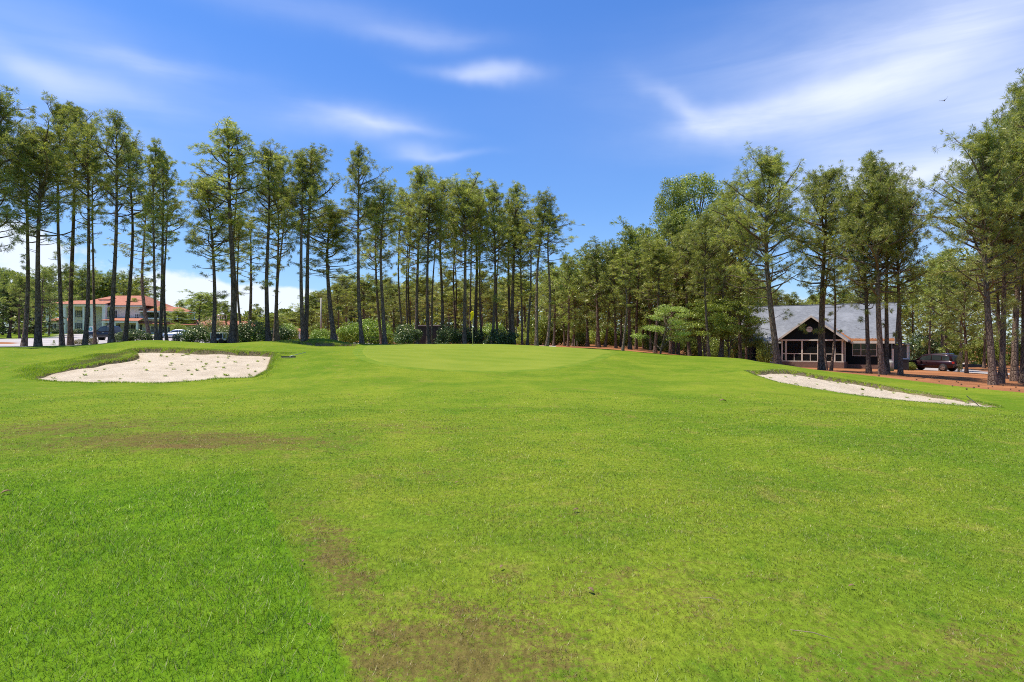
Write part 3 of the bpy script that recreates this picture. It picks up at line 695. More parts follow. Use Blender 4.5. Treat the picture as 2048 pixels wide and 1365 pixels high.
def broadleaf(seed, Ht, R, start, nclump=60, per=260, size=.10, r0=.2, multi=1, flat=1.0, ellip=None):
    r = np.random.default_rng(seed); wood = Wood(); LP, LN = [], []
    cents = []
    for m in range(multi):
        a0 = r.uniform(0, 6.28); lean = np.array([math.cos(a0), math.sin(a0), 0])*(R*.35 if multi > 1 else R*.06)
        zs = np.linspace(0, 1, 9); T = np.c_[lean[0]*zs**1.3+.06*np.sin(zs*7+a0), lean[1]*zs**1.3+.05*np.cos(zs*6), zs*Ht*.82]
        P = np.vstack([T[:1]-[0, 0, .5], T]); wood.tube(P, np.r_[r0*1.3, r0*(1-.82*zs)]/(1 if multi == 1 else 1.6), 7)
        for j in range(nclump//multi):
            f = ((j+.5)/(nclump/multi)); t = start+(1-start)*f*.98
            prof = math.sin(min(1, f/.35)*1.57)*(1-max(0, f-.45)/.55)**.55 if flat == 1.0 else (1-f*.6)
            a = j*2.4+r.uniform(-.4, .4); rr = R*(.35+.65*prof)*r.uniform(.25, 1.0)**.6
            ctr = np.array([lean[0]*t+math.cos(a)*rr, lean[1]*t+math.sin(a)*rr, Ht*min(t, .97)+r.normal()*.2*flat])
            tb = max(.1, t-.18-.1*rr/R); i = np.array([np.interp(tb/.82, zs, T[:, 0]), np.interp(tb/.82, zs, T[:, 1]), min(tb, .82)*Ht])
            mid = (i+ctr)/2+np.array([0, 0, .12*rr]); wood.tube(np.array([i, mid, ctr]), np.array([.05, .03, .012])*(r0/.2), 4)
            cents.append((ctr, R*r.uniform(.17, .34)*(1.2-.3*f)))
    for c, cr in cents:
        n = int(per*(cr/(R*.26))**2); d = r.normal(size=(n, 3)); d /= np.linalg.norm(d, axis=1)[:, None]
        q = c+d*cr*(r.uniform(.05, 1, n)**.45)[:, None]*np.array([1.15, 1.15, .72*flat if flat != 1 else .8])
        LP.append(q); nn = d*.5+r.normal(size=(n, 3))*.6+np.array([0, 0, .7]); LN.append(nn/np.linalg.norm(nn, axis=1)[:, None])
    LP, LN = np.concatenate(LP), np.concatenate(LN)
    return wood.mesh('tree_trunk'), leaves_mesh('tree_crown', LP, LN, size, r), LP[:, 2].max(), np.percentile(np.hypot(LP[:, 0], LP[:, 1]), 97), r0
def shrub(seed, Ht, R, n=6500, size=.06, lumps=16, squat=1.0):
    r = np.random.default_rng(seed); wood = Wood(); P, N = [], []
    L = [(np.array([0, 0, Ht*.45]), R*.72, Ht*.5)]
    for j in range(lumps):
        a = j*2.4; f = r.uniform(.1, 1)**.6; z = Ht*r.uniform(.18, .80)*(1.12-.45*f); L.append((np.array([math.cos(a)*R*.72*f, math.sin(a)*R*.72*f, z]), R*r.uniform(.2, .36), Ht*r.uniform(.14, .25)))
    tot = sum(a*a for _, a, _ in L)
    for c, a, h in L:
        m = int(n*a*a/tot); d = r.normal(size=(m, 3)); d /= np.linalg.norm(d, axis=1)[:, None]
        q = c+d*np.array([a, a, h])*(r.uniform(.35, 1.08, m)**.4)[:, None]; k = q[:, 2] > .02
        P.append(q[k]); nn = d[k]*.6+r.normal(size=(k.sum(), 3))*.55+[0, 0, .45]; N.append(nn/np.linalg.norm(nn, axis=1)[:, None])
    for j in range(7):
        a = j*.9; wood.tube(np.array([[math.cos(a)*.08, math.sin(a)*.08, -.25], [math.cos(a)*R*.25, math.sin(a)*R*.25, Ht*.35], [math.cos(a)*R*.5, math.sin(a)*R*.5, Ht*.7]]), np.array([.03, .02, .01]), 4)
    P, N = np.concatenate(P), np.concatenate(N)
    return wood.mesh('shrub_stems'), leaves_mesh('shrub_foliage', P, N, size, r), Ht, R, .1

VAR = {}
def reg(key, tup, m, bark='bark'):
    VAR.setdefault(key, []).append([tup, m, bark, None])
for s_ in range(6): reg('tall', pine(100+s_, 16, 1.75, [.56, .52, .60, .55, .50, .62][s_], 50, 1.05, 'narrow', sway=.38, r0=.15), 'needle')
for s_ in range(4): reg('thin', pine(120+s_, 15, 1.25, [.55, .48, .62, .58][s_], 30, .9, 'narrow', r0=.095, tlen=.27, sway=.45), 'needle')
for s_ in range(3): reg('full', pine(140+s_, 15, 2.3, [.44, .40, .48][s_], 64, 1.05, 'narrow', r0=.15, k=28, tlen=.34, sway=.35), 'needle')
for s_ in range(5): reg('broad', pine(160+s_, 16, 3.3, [.38, .42, .34, .40, .36][s_], 74, 1.05, 'broad', r0=.225, k=30, w=.024, tlen=.38, sway=.5, dead=5), 'needle')
for s_ in range(2): reg('column', pine(180+s_, 14, 1.15, .42, 50, .95, 'narrow', r0=.11, tlen=.26, sway=.25, dead=5), 'needle')
for s_ in range(3): reg('wood', pine(200+s_, 13, 2.5, [.30, .22, .38][s_], 44, .62, 'broad', r0=.17, k=18, w=.058, tlen=.50, sway=.3, dead=4), 'needle_far')
for s_ in range(2): reg('young', pine(220+s_, 7, 1.7, .14, 40, .7, 'cone', r0=.08, k=12, w=.06, tlen=.36, dead=0), 'needle_far')
reg('cedar', pine(240, 9, 2.4, .05, 70, .9, 'cone', r0=.14, k=14, w=.07, tlen=.26, dead=0), 'cedar')
for s_ in range(2): reg('oak', broadleaf(300+s_, 16, 3.0, .22, 96, 330, .085), 'leaf_big')
reg('small_leaf', broadleaf(320, 4.6, 2.1, .30, 44, 190, .06, .10, 3, .6), 'leaf_light')
for s_ in range(2): reg('low_leaf', broadleaf(330+s_, 5.6, 3.0, .40, 60, 210, .075, .13, 3, .5), 'under')
for s_ in range(3): reg('dark_shrub', shrub(400+s_, 2.2, 1.5), 'leaf_dark')
for s_ in range(2): reg('lime_shrub', shrub(410+s_, 2.0, 1.6, 6500, .062), 'leaf_lime')
reg('bronze_shrub', shrub(420, 1.0, 1.0, 4000, .035), 'leaf_brown')
reg('blossom', shrub(430, 3.0, 1.8, 8000, .06, 22), 'blossom')
for s_ in range(3): reg('under', shrub(440+s_, 2.6, 1.8, 4200, .085, 20), 'under')
CNT = {}
RS = random.Random(5)
HIDE = []
def plant(key, x, y, Ht, R, label, cat, name, group=None, tip=None, i=None, roll=None, sink=.05, m=None, part=('trunk', 'crown')):
    """one tree or shrub standing at x, y: an Empty with its trunk and its crown"""
    vs = VAR[key]; c = CNT.get(key, 0); CNT[key] = c+1
    (wm, cm, h0, r0, tr), lm, bk, _ = vs[(c if i is None else i) % len(vs)]
    z = H(x, y)-sink; o = empty(name, (x, y, z)); o['label'] = label; o['category'] = cat
    if group: o['group'] = group
    if not wm.materials: wm.materials.append(M[bk]); cm.materials.append(M[lm])
    t = link(part[0], wm, o); cr = link(part[1], cm, o)
    roll = RS.uniform(0, 6.28) if roll is None else roll
    q = Vector((0, 0, 1)).rotation_difference(Vector(tip).normalized()) if tip is not None else Vector((0, 0, 1)).rotation_difference(Vector((0, 0, 1)))
    o.rotation_euler = (q.to_matrix() @ Matrix.Rotation(roll, 3, 'Z')).to_euler()
    o.scale = (R/r0, R/r0, Ht/h0); return o
def pine_at(px, Y, tx, ty, rpx, key, label, group=None, name='pine_tree', i=None, cat='pine tree', dx=0):
    """px, Y: foot of the tree; tx, ty: top as surveyed; rpx: crown radius"""
    x, y = at(px, Y); z = H(x, y); X2 = (tx-1024)/F*Y; Z2 = EYE+(682.5-ty)/F*Y
    v = Vector((X2-x, 0, Z2-z)); rpx *= 1.24 if key != 'young' else 1
    return plant(key, x, y, v.length, rpx/F*Y, label, cat, name, group, v, i)
T = pine_at
# left stand, left to right
GL = 'tall pines of the left stand'
for a in [
 (-95,38,-80,120,95,'full','tall pine mostly cut off by the left frame edge'),
 (-30,36,-12,168,75,'full','dense pine at the left frame edge, its crown hanging into view'),
 (48,40,52,262,46,'tall','dark slender pine, first complete trunk from the left frame edge'),
 (76,38,82,232,62,'full','thick straight pine, second trunk from the left frame edge'),
 (124,41,124,192,44,'tall','wavy trunked pine before the columned white house, third from the left edge'),
 (141,43,152,206,46,'tall','straight pine beside the wavy trunk, in front of the white portico'),
 (170,41,175,226,42,'tall','pine standing just left of the round teal sign'),
 (190,45,190,290,34,'thin','thin pine standing just right of the round teal sign'),
 (222,40,233,218,48,'tall','thick tall pine leaning slightly, in front of the black pickup'),
 (250,43,256,262,44,'tall','pine between the dormers of the white house'),
 (302,62,292,388,50,'thin','shorter curved pine with bent lower trunk left of the close pair'),
 (313,40,312,270,30,'column','left pine of the close pair before the long red roof'),
 (320,41,325,295,34,'column','right pine of the close pair before the long red roof'),
 (334,44,331,355,36,'thin','thin pine with tuft of needles low on its trunk near the roof cupola'),
 (427,44,410,345,58,'full','forked dark pine rising from the dark shrubs, low wide crown'),
 (464,42,456,236,66,'tall','tallest pine of the middle left group with pointed top'),
 (474,46,476,300,40,'thin','pine close behind the tallest pointed one'),
 (488,50,474,420,34,'thin','thin leaning pine behind the tallest pointed one'),
 (494,62,503,425,46,'thin','small thin pine standing free before the white cloud'),
 (537,44,536,285,50,'tall','pine with bare clear trunk rising from the round dark shrub'),
 (549,47,556,298,44,'full','middle pine of the trio above the dark shrubs left of the gazebo'),
 (557,50,566,372,40,'thin','thin right pine of the trio left of the gazebo'),
 (607,43,606,310,42,'tall','straight pine of the twin trunks just right of the gazebo'),
 (610,43.6,626,282,48,'tall','leaning pine of the twin trunks just right of the gazebo'),
 (668,47,665,400,60,'full','low broad pine with drooping lower limbs behind the small far bunker'),
 (724,46,717,286,42,'tall','regular slim pine at the end of the small far bunker'),
 (770,47,768,352,44,'tall','pine before the picnic table, right of the slim regular one'),
 (764,55,752,395,40,'full','shorter pine half behind the one before the picnic table')]:
    T(*a, group=GL)
GM = 'pines behind the putting green'
for a in [
 (808,54,803,372,30,'thin','thin pine above the round dark shrub, left of three close trunks'),
 (818,53,818,395,26,'thin','left trunk of the close three left of the dark shed'),
 (824,55,826,380,30,'thin','middle trunk of the close three left of the dark shed'),
 (833,50,840,325,56,'full','broad crowned pine, tallest behind the left part of the green'),
 (857,49,860,368,38,'tall','dark pine standing right in front of the dark shed'),
 (864,53,872,402,30,'thin','thin pine just behind the one before the dark shed'),
 (885,54,887,350,40,'tall','pine at the right end of the dark shed'),
 (906,58,903,440,26,'thin','thin pine between the shed and the flag, small crown'),
 (916,57,909,412,30,'thin','slightly leaning thin pine left of the flag'),
 (929,51,925,346,48,'full','thick reddish pine just left of the flag'),
 (941,56,944,352,28,'thin','thin pine immediately behind the yellow flag'),
 (947,54,950,372,32,'tall','darker pine immediately right of the yellow flag'),
 (953,58,958,402,26,'thin','slender pine, second trunk right of the flag'),
 (964,54,962,388,30,'thin','slender pine, third trunk right of the flag'),
 (984,51,984,360,42,'full','thick pine over the dark shrubs right of the flag'),
 (997,57,1000,420,28,'thin','thin pine behind the right end of the dark shrubs'),
 (1021,54,1019,400,34,'tall','left pine of the two touching trunks past the dark shrubs'),
 (1028,52,1033,363,42,'tall','right pine of the two touching trunks past the dark shrubs'),
 (1044,53,1042,430,36,'full','low branched pine behind the right side of the green'),
 (1055,50,1061,412,34,'thin','pine standing left of the leaning pine at the green'),
 (1073,48,1094,375,40,'tall','pine leaning clearly to the right beyond the green'),
 (1093,48,1100,425,46,'thin','dark thin pine with long side limb, right of the leaning one')]:
    T(*a, group=GM)
GC = 'pines along the straw edge of the wood'
for a in [
 (1136,64,1140,505,34,'wood','short bushy pine at the wood edge above the pale stakes'),
 (1176,66,1170,492,40,'wood','bushy pine with dark head left of the red straw'),
 (1198,58,1192,476,42,'wood','round headed pine standing at the start of the red straw'),
 (1210,66,1224,500,38,'wood','pine just behind the round headed one'),
 (1232,56,1226,478,40,'wood','reddish trunked pine left of the thin foremost pine'),
 (1245,47,1243,498,34,'thin','thin foremost pine standing alone at the green edge'),
 (1260,58,1264,436,46,'wood','pine whose spiky top rises over the wood left of the oaks'),
 (1272,62,1290,446,42,'wood','pine right behind the spiky topped one'),
 (1310,50,1312,470,40,'full','pine behind the small pale green tree'),
 (1341,56,1346,420,44,'wood','dark pine between the pale green tree and the oaks'),
 (1356,62,1372,450,40,'wood','pine in shade behind the oaks'),
 (1379,52,1382,440,44,'full','pine rising from the low leafy trees, left of the thick trunk'),
 (1418,47,1412,420,44,'full','thick trunked pine at the crest left of the dark house'),
 (1441,50,1462,352,60,'broad','broad pine towering over the low leafy trees by the house'),
 (1481,54,1476,395,56,'broad','pine over the left end of the dark house roof')]:
    T(*a, group=GC)
GR = 'pines in front of the dark house'
for a in [
 (1556,44,1541,290,84,'broad','big leaning pine left of the gabled porch'),
 (1643,46,1650,322,84,'broad','big forked pine standing before the porch screens'),
 (1652,50,1662,420,40,'thin','thin pine close beside the big forked one'),
 (1662,48,1668,470,36,'thin','thin straight pine before the right part of the porch'),
 (1738,42,1702,332,62,'broad','pine leaning left in front of the triple window'),
 (1765,41,1744,291,78,'broad','tall pine at the right end of the dark house'),
 (1774,45,1776,330,50,'full','second trunk beside the tall pine at the house end'),
 (1801,42,1806,345,66,'broad','thick pine beside the grey gas tank'),
 (1897,84,1893,490,52,'wood','pine behind the rear of the maroon car'),
 (1933,58,1931,515,44,'wood','dark pine standing on the drive edge right of the maroon car'),
 (1987,35.5,1975,235,88,'broad','thick pine, foremost trunk on the red straw at right'),
 (2001,38,2022,262,80,'broad','pine just behind the foremost trunk at right'),
 (2011,46,2000,420,50,'full','thinner pine in the row behind the foremost trunk at right'),
 (2029,42,2052,150,86,'broad','tall pine with wide base near the right frame edge'),
 (2047,39,2062,112,90,'broad','tallest pine, trunk on the right frame edge'),
 (2110,36,2120,90,95,'broad','big pine mostly outside the right frame edge')]:
    T(*a, group=GR)
# broadleaf trees
def leafy_at(key, px, Y, ytop, rpx, label, name='broadleaf_tree', cat='tree', tx=None, **kw):
    x, y = at(px, Y); z = H(x, y); Z2 = EYE+(682.5-ytop)/F*Y; tip = None
    if tx is not None: tip = Vector(((tx-1024)/F*Y-x, 0, Z2-z))
    return plant(key, x, y, (Z2-z)*1.0, rpx/F*Y, label, cat, name, kw.get('group'), tip, kw.get('i'))
leafy_at('oak', 1347, 58, 352, 52, 'tall green oak, left of the two rising over the wood', 'oak_tree', 'oak tree')
leafy_at('oak', 1400, 57, 345, 70, 'broad tall green oak, right of the two rising over the wood', 'oak_tree', 'oak tree')
leafy_at('oak', 1300, 72, 470, 60, 'lower oak filling the wood left of the two tall oaks', 'oak_tree', 'oak tree')
leafy_at('small_leaf', 1322, 46, 610, 58, 'small pale green leafy tree at the wood edge', 'small_tree', 'tree')
leafy_at('low_leaf', 1410, 49, 600, 62, 'low spreading tree right of the small pale one', 'low_tree', 'tree')
leafy_at('low_leaf', 1456, 50, 590, 66, 'low spreading tree whose leaves hang before the dark house deck', 'low_tree', 'tree')
leafy_at('low_leaf', 1500, 55, 634, 24, 'low tree touching the left end of the dark house roof', 'low_tree', 'tree')
# shrubs
def sh(key, px, Y, ytop, wpx, label, name='shrub', group=None, i=None):
    x, y = at(px, Y); z = H(x, y); Z2 = EYE+(682.5-ytop)/F*Y
    return plant(key, x, y, Z2-z, wpx/2/F*Y, label, 'shrub', name, group, None, i, part=('stems', 'foliage'))
for a in [
 ('dark_shrub',268,50,655,82,'dark glossy shrub right of the black pickup'),
 ('dark_shrub',240,54,662,34,'small shrub touching the black pickup'),
 ('bronze_shrub',160,46,676,34,'bronze leaved low shrub left of the round teal sign'),
 ('bronze_shrub',184,46,673,28,'bronze leaved low shrub below the round teal sign'),
 ('dark_shrub',352,62,664,20,'small yellowish shrub beside the close pair of pines'),
 ('dark_shrub',392,48,648,78,'wide dark shrub before the white wing with the cupola'),
 ('blossom',425,62,628,80,'tall light shrub with pink blossom behind the dark shrubs'),
 ('dark_shrub',452,47,652,50,'dark shrub around the foot of the tallest pointed pine'),
 ('dark_shrub',505,50,636,88,'tallest dark shrub in the row left of the gazebo'),
 ('dark_shrub',562,52,648,64,'dark shrub at the right end of the row by the gazebo'),
 ('lime_shrub',576,72,643,52,'yellow green shrub rising behind the gazebo roof'),
 ('lime_shrub',640,62,654,54,'low lime green shrub between the gazebo and the far bunker'),
 ('lime_shrub',700,64,640,66,'left lobe of the big lime green shrubs by the picnic table'),
 ('lime_shrub',748,66,632,100,'biggest lime green shrub, above the picnic table'),
 ('dark_shrub',812,50,644,72,'round dark shrub at the back of the green left of the shed'),
 ('dark_shrub',896,53,642,66,'shrub just right of the dark shed'),
 ('dark_shrub',945,54,650,72,'dark shrub directly behind the flagstick'),
 ('lime_shrub',985,66,641,80,'pale shrub showing above the dark ones right of the flag'),
 ('dark_shrub',1002,51,653,82,'last dark shrub at the right back of the green'),
 ('under',1160,70,660,44,'light undergrowth bush left of the reddish trunk'),
 ('dark_shrub',1845,86,655,86,'big glossy shrub behind the maroon car bonnet'),
 ('under',1822,62,722,26,'small bright shrub beside the dark bin'),
 ('lime_shrub',1948,82,722,26,'bright green shrub in a low box beyond the drive'),
 ('under',1895,90,640,60,'light shrub beyond the maroon car'),
 ('bronze_shrub',1918,64,705,14,'tiny slim sapling beside the rear of the maroon car'),
 ('dark_shrub',112,125,656,22,'clipped shrub at the left wing of the white house'),
 ('dark_shrub',156,124,656,24,'clipped shrub under the left portico windows'),
 ('dark_shrub',222,124,660,18,'clipped shrub under the right portico window')]:
    sh(*a)
o_ = T(108,42,108,679,4.6,'young','tiny pine seedling standing before the pale drive', None, 'pine_seedling', None, 'seedling')
# woods behind: each trunk its own tree
def top_line(px):
    return np.interp(px, [-500,0,60,120,250,300,345,400,440,520,560,600,640,700,800,900,1000,1100,1150,1200,1260,1300,1400,1500,1560,1600,1700,1800,1880,1960,2050,2600],
                         [500,505,520,540,535,585,615,575,600,612,595,600,560,548,540,545,540,520,505,488,470,470,450,520,590,575,560,540,480,470,460,440])
R_ = random.Random(3)
LM = [(-60,'off-frame cedar'),(10,'left frame edge'),(48,'dark slender first pine'),(76,'thick straight second pine'),(124,'wavy trunked pine'),(150,'white portico left column'),(181,'round teal sign'),(205,'first roof dormer'),(233,'thick pine by the black pickup'),(262,'second roof dormer'),(296,'curved short pine'),(318,'close pair of pines'),(345,'roof cupola'),(395,'wide dark shrub'),(425,'forked dark pine'),(460,'tallest pointed pine'),(500,'small free standing pine'),(545,'trio of pines'),(588,'red roofed gazebo'),(618,'twin trunks'),(643,'utility pole'),(668,'low broad drooping pine'),(700,'small far bunker'),(722,'slim regular pine'),(752,'picnic table'),(790,'round dark shrub'),(820,'three close trunks'),(840,'broad crowned pine'),(868,'black shed'),(905,'thin pine past the shed'),(928,'thick reddish pine'),(946,'yellow flag'),(975,'slender trunks past the flag'),(1000,'dark shrubs past the flag'),(1028,'two touching trunks'),(1056,'roadside strip'),(1080,'right leaning pine'),(1100,'dark thin pine'),(1150,'pale stakes'),(1176,'dark headed pine'),(1198,'round headed pine'),(1230,'reddish trunked pine'),(1246,'thin foremost pine'),(1264,'spiky topped pine'),(1290,'lower oak'),(1322,'small pale green tree'),(1347,'left tall oak'),(1400,'right tall oak'),(1440,'thick trunked crest pine'),(1470,'low deck tree'),(1500,'house roof left end'),(1548,'big leaning pine'),(1590,'porch gable left slope'),(1620,'porch gable peak'),(1648,'big forked pine'),(1690,'porch gable right foot'),(1728,'triple window'),(1765,'tall pine at the house end'),(1803,'thick pine by the gas tank'),(1840,'maroon car bonnet'),(1870,'maroon car roof'),(1897,'maroon car rear'),(1932,'dark pine on the drive edge'),(1950,'boxed shrub'),(1987,'foremost thick right trunk'),(2025,'wide based pine'),(2048,'right frame edge')]
SEEN_L = {}
def place_words(px):
    p, w = min(LM, key=lambda q: abs(q[0]-px)); return 'left of the '+w if px < p else 'right of the '+w
def own_label(px, Y, far, kind, mid):
    w = place_words(px)
    if px > 2075: w = 'past the right frame edge'
    if px < -20: w = 'past the left frame edge'
    for adj in ('', 'deeper ', 'lower ', 'paler ') if far < .5 else ('deeper ', '', 'lower ', 'paler '):
        l = ('%s%s %s, just %s' % (adj, kind, mid, w)).replace('just past', 'past')
        if l not in SEEN_L or 'past the' in w: break
    if len(l.split()) > 16: l = l.replace(', just', ',').replace('leafy bush', 'bush').replace('pale strip', 'strip').replace(adj, '')
    SEEN_L[l] = 1; return l
def wood_row(n, p0, p1, Y0, Y1, key, label, group, name='pine_tree', jit=26, rp=26, up=0, skip=None, cat='pine tree'):
    for k in range(n):
        px = p0+(p1-p0)*(k+R_.uniform(.1, .9))/n; Y = R_.uniform(Y0, Y1)
        if skip and any(a < px < b for a, b in skip): continue
        ty = top_line(px)+R_.uniform(-.3, 1)*jit+up
        label_ = own_label(px, Y, (Y-Y0)/(Y1-Y0), 'pine', label)
        T(px, Y, px+R_.uniform(-6, 6), ty, rp*R_.uniform(.8, 1.25)*60/Y*1.35, key if isinstance(key, str) else R_.choice(key), label_, group, name, None, cat)
wood_row(16, -260, 118, 84, 118, 'wood', 'in the left wood', 'pines left of the white house', jit=30, rp=30)
wood_row(11, 120, 300, 150, 165, 'wood', 'rising behind the white house', 'pines behind the white house', jit=24, rp=52, up=-6)
wood_row(14, 310, 660, 120, 165, 'wood', 'far off', 'distant pines between the left trunks', jit=26, rp=46)
wood_row(20, 640, 1120, 78, 112, ['wood', 'full'], 'behind the green', 'pines in the wood behind the green', jit=36, rp=34)
wood_row(18, 1090, 1500, 66, 84, 'wood', 'in the right wood', 'pines deep in the right wood', jit=50, rp=30, up=10)
wood_row(10, 1500, 1830, 84, 110, 'wood', 'behind the dark house', 'pines behind the dark house', jit=30, rp=32)
wood_row(16, 1840, 2400, 62, 92, ['wood', 'full'], 'beyond the drive', 'pines beyond the drive', jit=60, rp=36)
wood_row(12, 1850, 2300, 48, 64, ['wood', 'full'], 'in the shaded right rows', 'pines in the right hand rows', jit=60, rp=34, up=20, skip=[(1850, 2012)])
for px, Y, ty, rp, lb in ((72, 100, 556, 36, 'dark cedar standing close left of the white house'), (18, 96, 575, 44, 'dark cedar at the far left behind the lawn'), (-60, 92, 540, 46, 'dark cedar beyond the left frame edge')):
    T(px, Y, px, ty, rp, 'cedar', lb, None, 'cedar_tree', None, 'cedar tree')
def bush_row(n, p0, p1, Y0, Y1, y0, y1, w, label, group, key='under'):
    for k in range(n):
        px = p0+(p1-p0)*(k+R_.uniform(.1, .9))/n
        Yq = R_.uniform(Y0, Y1); sh(key, px, Yq, R_.uniform(y0, y1), w*R_.uniform(.8, 1.4), own_label(px, Yq, (Yq-Y0)/(Y1-Y0), 'leafy bush', label), 'woodland_shrub', group)
bush_row(16, 1040, 1300, 74, 92, 618, 662, 52, 'in the right wood', 'undergrowth bushes right of the green')
bush_row(14, 1290, 1530, 64, 80, 640, 675, 50, 'in wood shade', 'undergrowth bushes behind the low trees')
bush_row(10, 650, 1040, 86, 100, 640, 662, 70, 'behind the green', 'undergrowth bushes behind the green')
bush_row(14, 1840, 2300, 84, 100, 650, 700, 60, 'beyond the drive', 'undergrowth bushes beyond the drive')
bush_row(8, -260, 110, 112, 124, 630, 655, 50, 'at the foot of the left wood', 'undergrowth bushes at far left')
bush_row(7, 320, 660, 110, 120, 640, 658, 46, 'far off at the wood foot', 'low bushes between the left trunks')
# the far wood: one mass nobody could count
def far_wood():
    r = np.random.default_rng(77); P, N = [], []
    for k in range(420):
        a = r.uniform(-1.25, 1.25); Y = r.uniform(150, 230); px = 1024+math.tan(a)*F if abs(a) < 1.2 else 1024+2200*np.sign(a)
        x = math.tan(a)*Y*.8; x = np.clip(x, -330, 330); px = 1024+x/Y*F
        z0 = float(hbase(np.array([x]), np.array([Y]))[0]); top = EYE+(682.5-(top_line(np.clip(px, -500, 2600))+22))/F*Y
        top = max(z0+6, top)*r.uniform(.8, 1.04); n = 420
        h = top-z0; f = r.uniform(.0, 1, n)**.8; rr = (2.6+.12*h)*np.sqrt(np.maximum(.02, 1-f**2.2))*r.uniform(.3, 1, n)**.5; t = r.uniform(0, 6.28, n)
        P.append(np.c_[x+np.cos(t)*rr, Y+np.sin(t)*rr, z0+.2+f*h]); q = r.normal(size=(n, 3)); q[:, 2] += .6; N.append(q/np.linalg.norm(q, axis=1)[:, None])
    P, N = np.concatenate(P), np.concatenate(N); me = leaves_mesh('far_wood', P, N, .55, r)
    return tag(link('far_wood', me, None, M['needle_far']), 'far wood reading as one mass behind everything', 'wood', kind='stuff')
far_wood()

# ------------------------------------------------------------------ paints
M['white'] = simple('white_painted_wood', (.88, .84, .76), .6, var=.05, scale=1.2)
M['cream'] = simple('cream_trim', (.62, .56, .46), .6, var=.08)
M['dark_glass'] = mat('window_glass', lambda g: principled(g, g.mix(g.noise(opos(g), 1.2, 2), (.015, .02, .02), (.06, .075, .07)), .08, spec=.7))
M['black'] = simple('black_paint', (.02, .02, .022), .5, var=.2)
M['shutter'] = simple('black_shutter', (.025, .028, .03), .55, var=.2)
def siding_build(c):
    def b(g):
        P = opos(g); x, y, z = g.xyz(P); w = g.m('FRACT', g.m('MULTIPLY', z, 6.5)); n = g.noise(P, 1.5, 4)
        lo = tuple(v*.82 for v in c)
        return principled(g, g.mix(g.ss(n, .3, .7), lo, c), .8, bump=w, bstr=.6, bdist=.02, spec=.12)
    return b
M['siding'] = mat('charcoal_siding', siding_build((.012, .018, .020)))
M['siding_grey'] = mat('grey_green_siding', siding_build((.16, .175, .165)))
M['white_siding'] = mat('white_siding', siding_build((.90, .84, .72)))
def shingle_build(g):
    P = opos(g); br = g.node('ShaderNodeTexBrick'); g.put(br.inputs['Vector'], g.mapping(P, scale=(1, 1, 1.6)))
    n = g.noise(g.mapping(P, scale=(1.2, 1.2, 7)), 2.6, 5, .75); n2 = g.noise(P, .5, 3)
    col = g.mix(g.ss(n, .3, .7), (.135, .138, .144), (.25, .254, .264)); col = g.mix(g.ss(n2, .5, .7, 0, .35), col, (.36, .36, .37))
    return principled(g, col, .95, bump=n, bstr=.6, bdist=.03, spec=.2)
M['shingle'] = mat('grey_asphalt_shingles', shingle_build)
def tile_build(g):
    P = opos(g); x, y, z = g.xyz(P); w = g.m('SINE', g.m('MULTIPLY', x, 26)); w2 = g.m('FRACT', g.m('MULTIPLY', z, 5)); n = g.noise(P, 2, 4)
    col = g.mix(g.ss(n, .3, .7), (.36, .115, .055), (.48, .175, .088))
    return principled(g, col, .8, bump=g.m('ADD', w, w2), bstr=.5, bdist=.03)
M['red_roof'] = mat('red_roof_tiles', tile_build)
def brick_build(g):
    br = g.node('ShaderNodeTexBrick'); P = opos(g); x, y, z = g.xyz(P); c = g.node('ShaderNodeCombineXYZ'); g.put(c.inputs[0], g.m('ADD', x, y)); g.put(c.inputs[1], z)
    g.put(br.inputs['Vector'], c.outputs[0]); br.inputs['Scale'].default_value = 4.5
    br.inputs['Color1'].default_value = (.15, .075, .052, 1); br.inputs['Color2'].default_value = (.22, .12, .085, 1); br.inputs['Mortar'].default_value = (.2, .17, .14, 1)
    return principled(g, br.outputs[0], .9)
M['brick'] = mat('brown_brick', brick_build)
def screen_build(g):
    d = g.node('ShaderNodeBsdfDiffuse'); d.inputs[0].default_value = (.02, .022, .022, 1); t = g.node('ShaderNodeBsdfTransparent')
    m = g.node('ShaderNodeMixShader'); m.inputs[0].default_value = .55; g.l.new(t.outputs[0], m.inputs[1]); g.l.new(d.outputs[0], m.inputs[2]); return m.outputs[0]
M['screen'] = mat('insect_screen', screen_build)
M['deck'] = simple('pale_deck_skirt', (.55, .54, .52), .7)

def window(parent, x0, x1, z0, z1, y, m='white', nx=1, nz=2, fr=.07, depth=.06, gl='dark_glass', oy=0, rz=0.0, org=(0, 0, 0), t=.035):
    """a window facing -y: frame with glazing bars, and its pane as a sub-part"""
    f = MB(); k = dict(rz=rz, o=org)
    f.box(x0-fr, x0, y-depth, y, z0-fr, z1+fr, **k); f.box(x1, x1+fr, y-depth, y, z0-fr, z1+fr, **k)
    f.box(x0, x1, y-depth+.003, y, z1, z1+fr, **k); f.box(x0, x1, y-depth+.003, y, z0-fr, z0, **k)
    for i in range(1, nx): xx = x0+(x1-x0)*i/nx; f.box(xx-t/2, xx+t/2, y-depth+.01, y, z0, z1, **k)
    for i in range(1, nz): q = z0+(z1-z0)*i/nz; f.box(x0, x1, y-depth+.014, y, q-t/2, q+t/2, **k)
    o = f.build('window', M[m], parent); p = MB().box(x0+.002, x1-.002, y-.018, y-.004, z0+.002, z1-.002, **k).build('pane', M[gl], o); return o

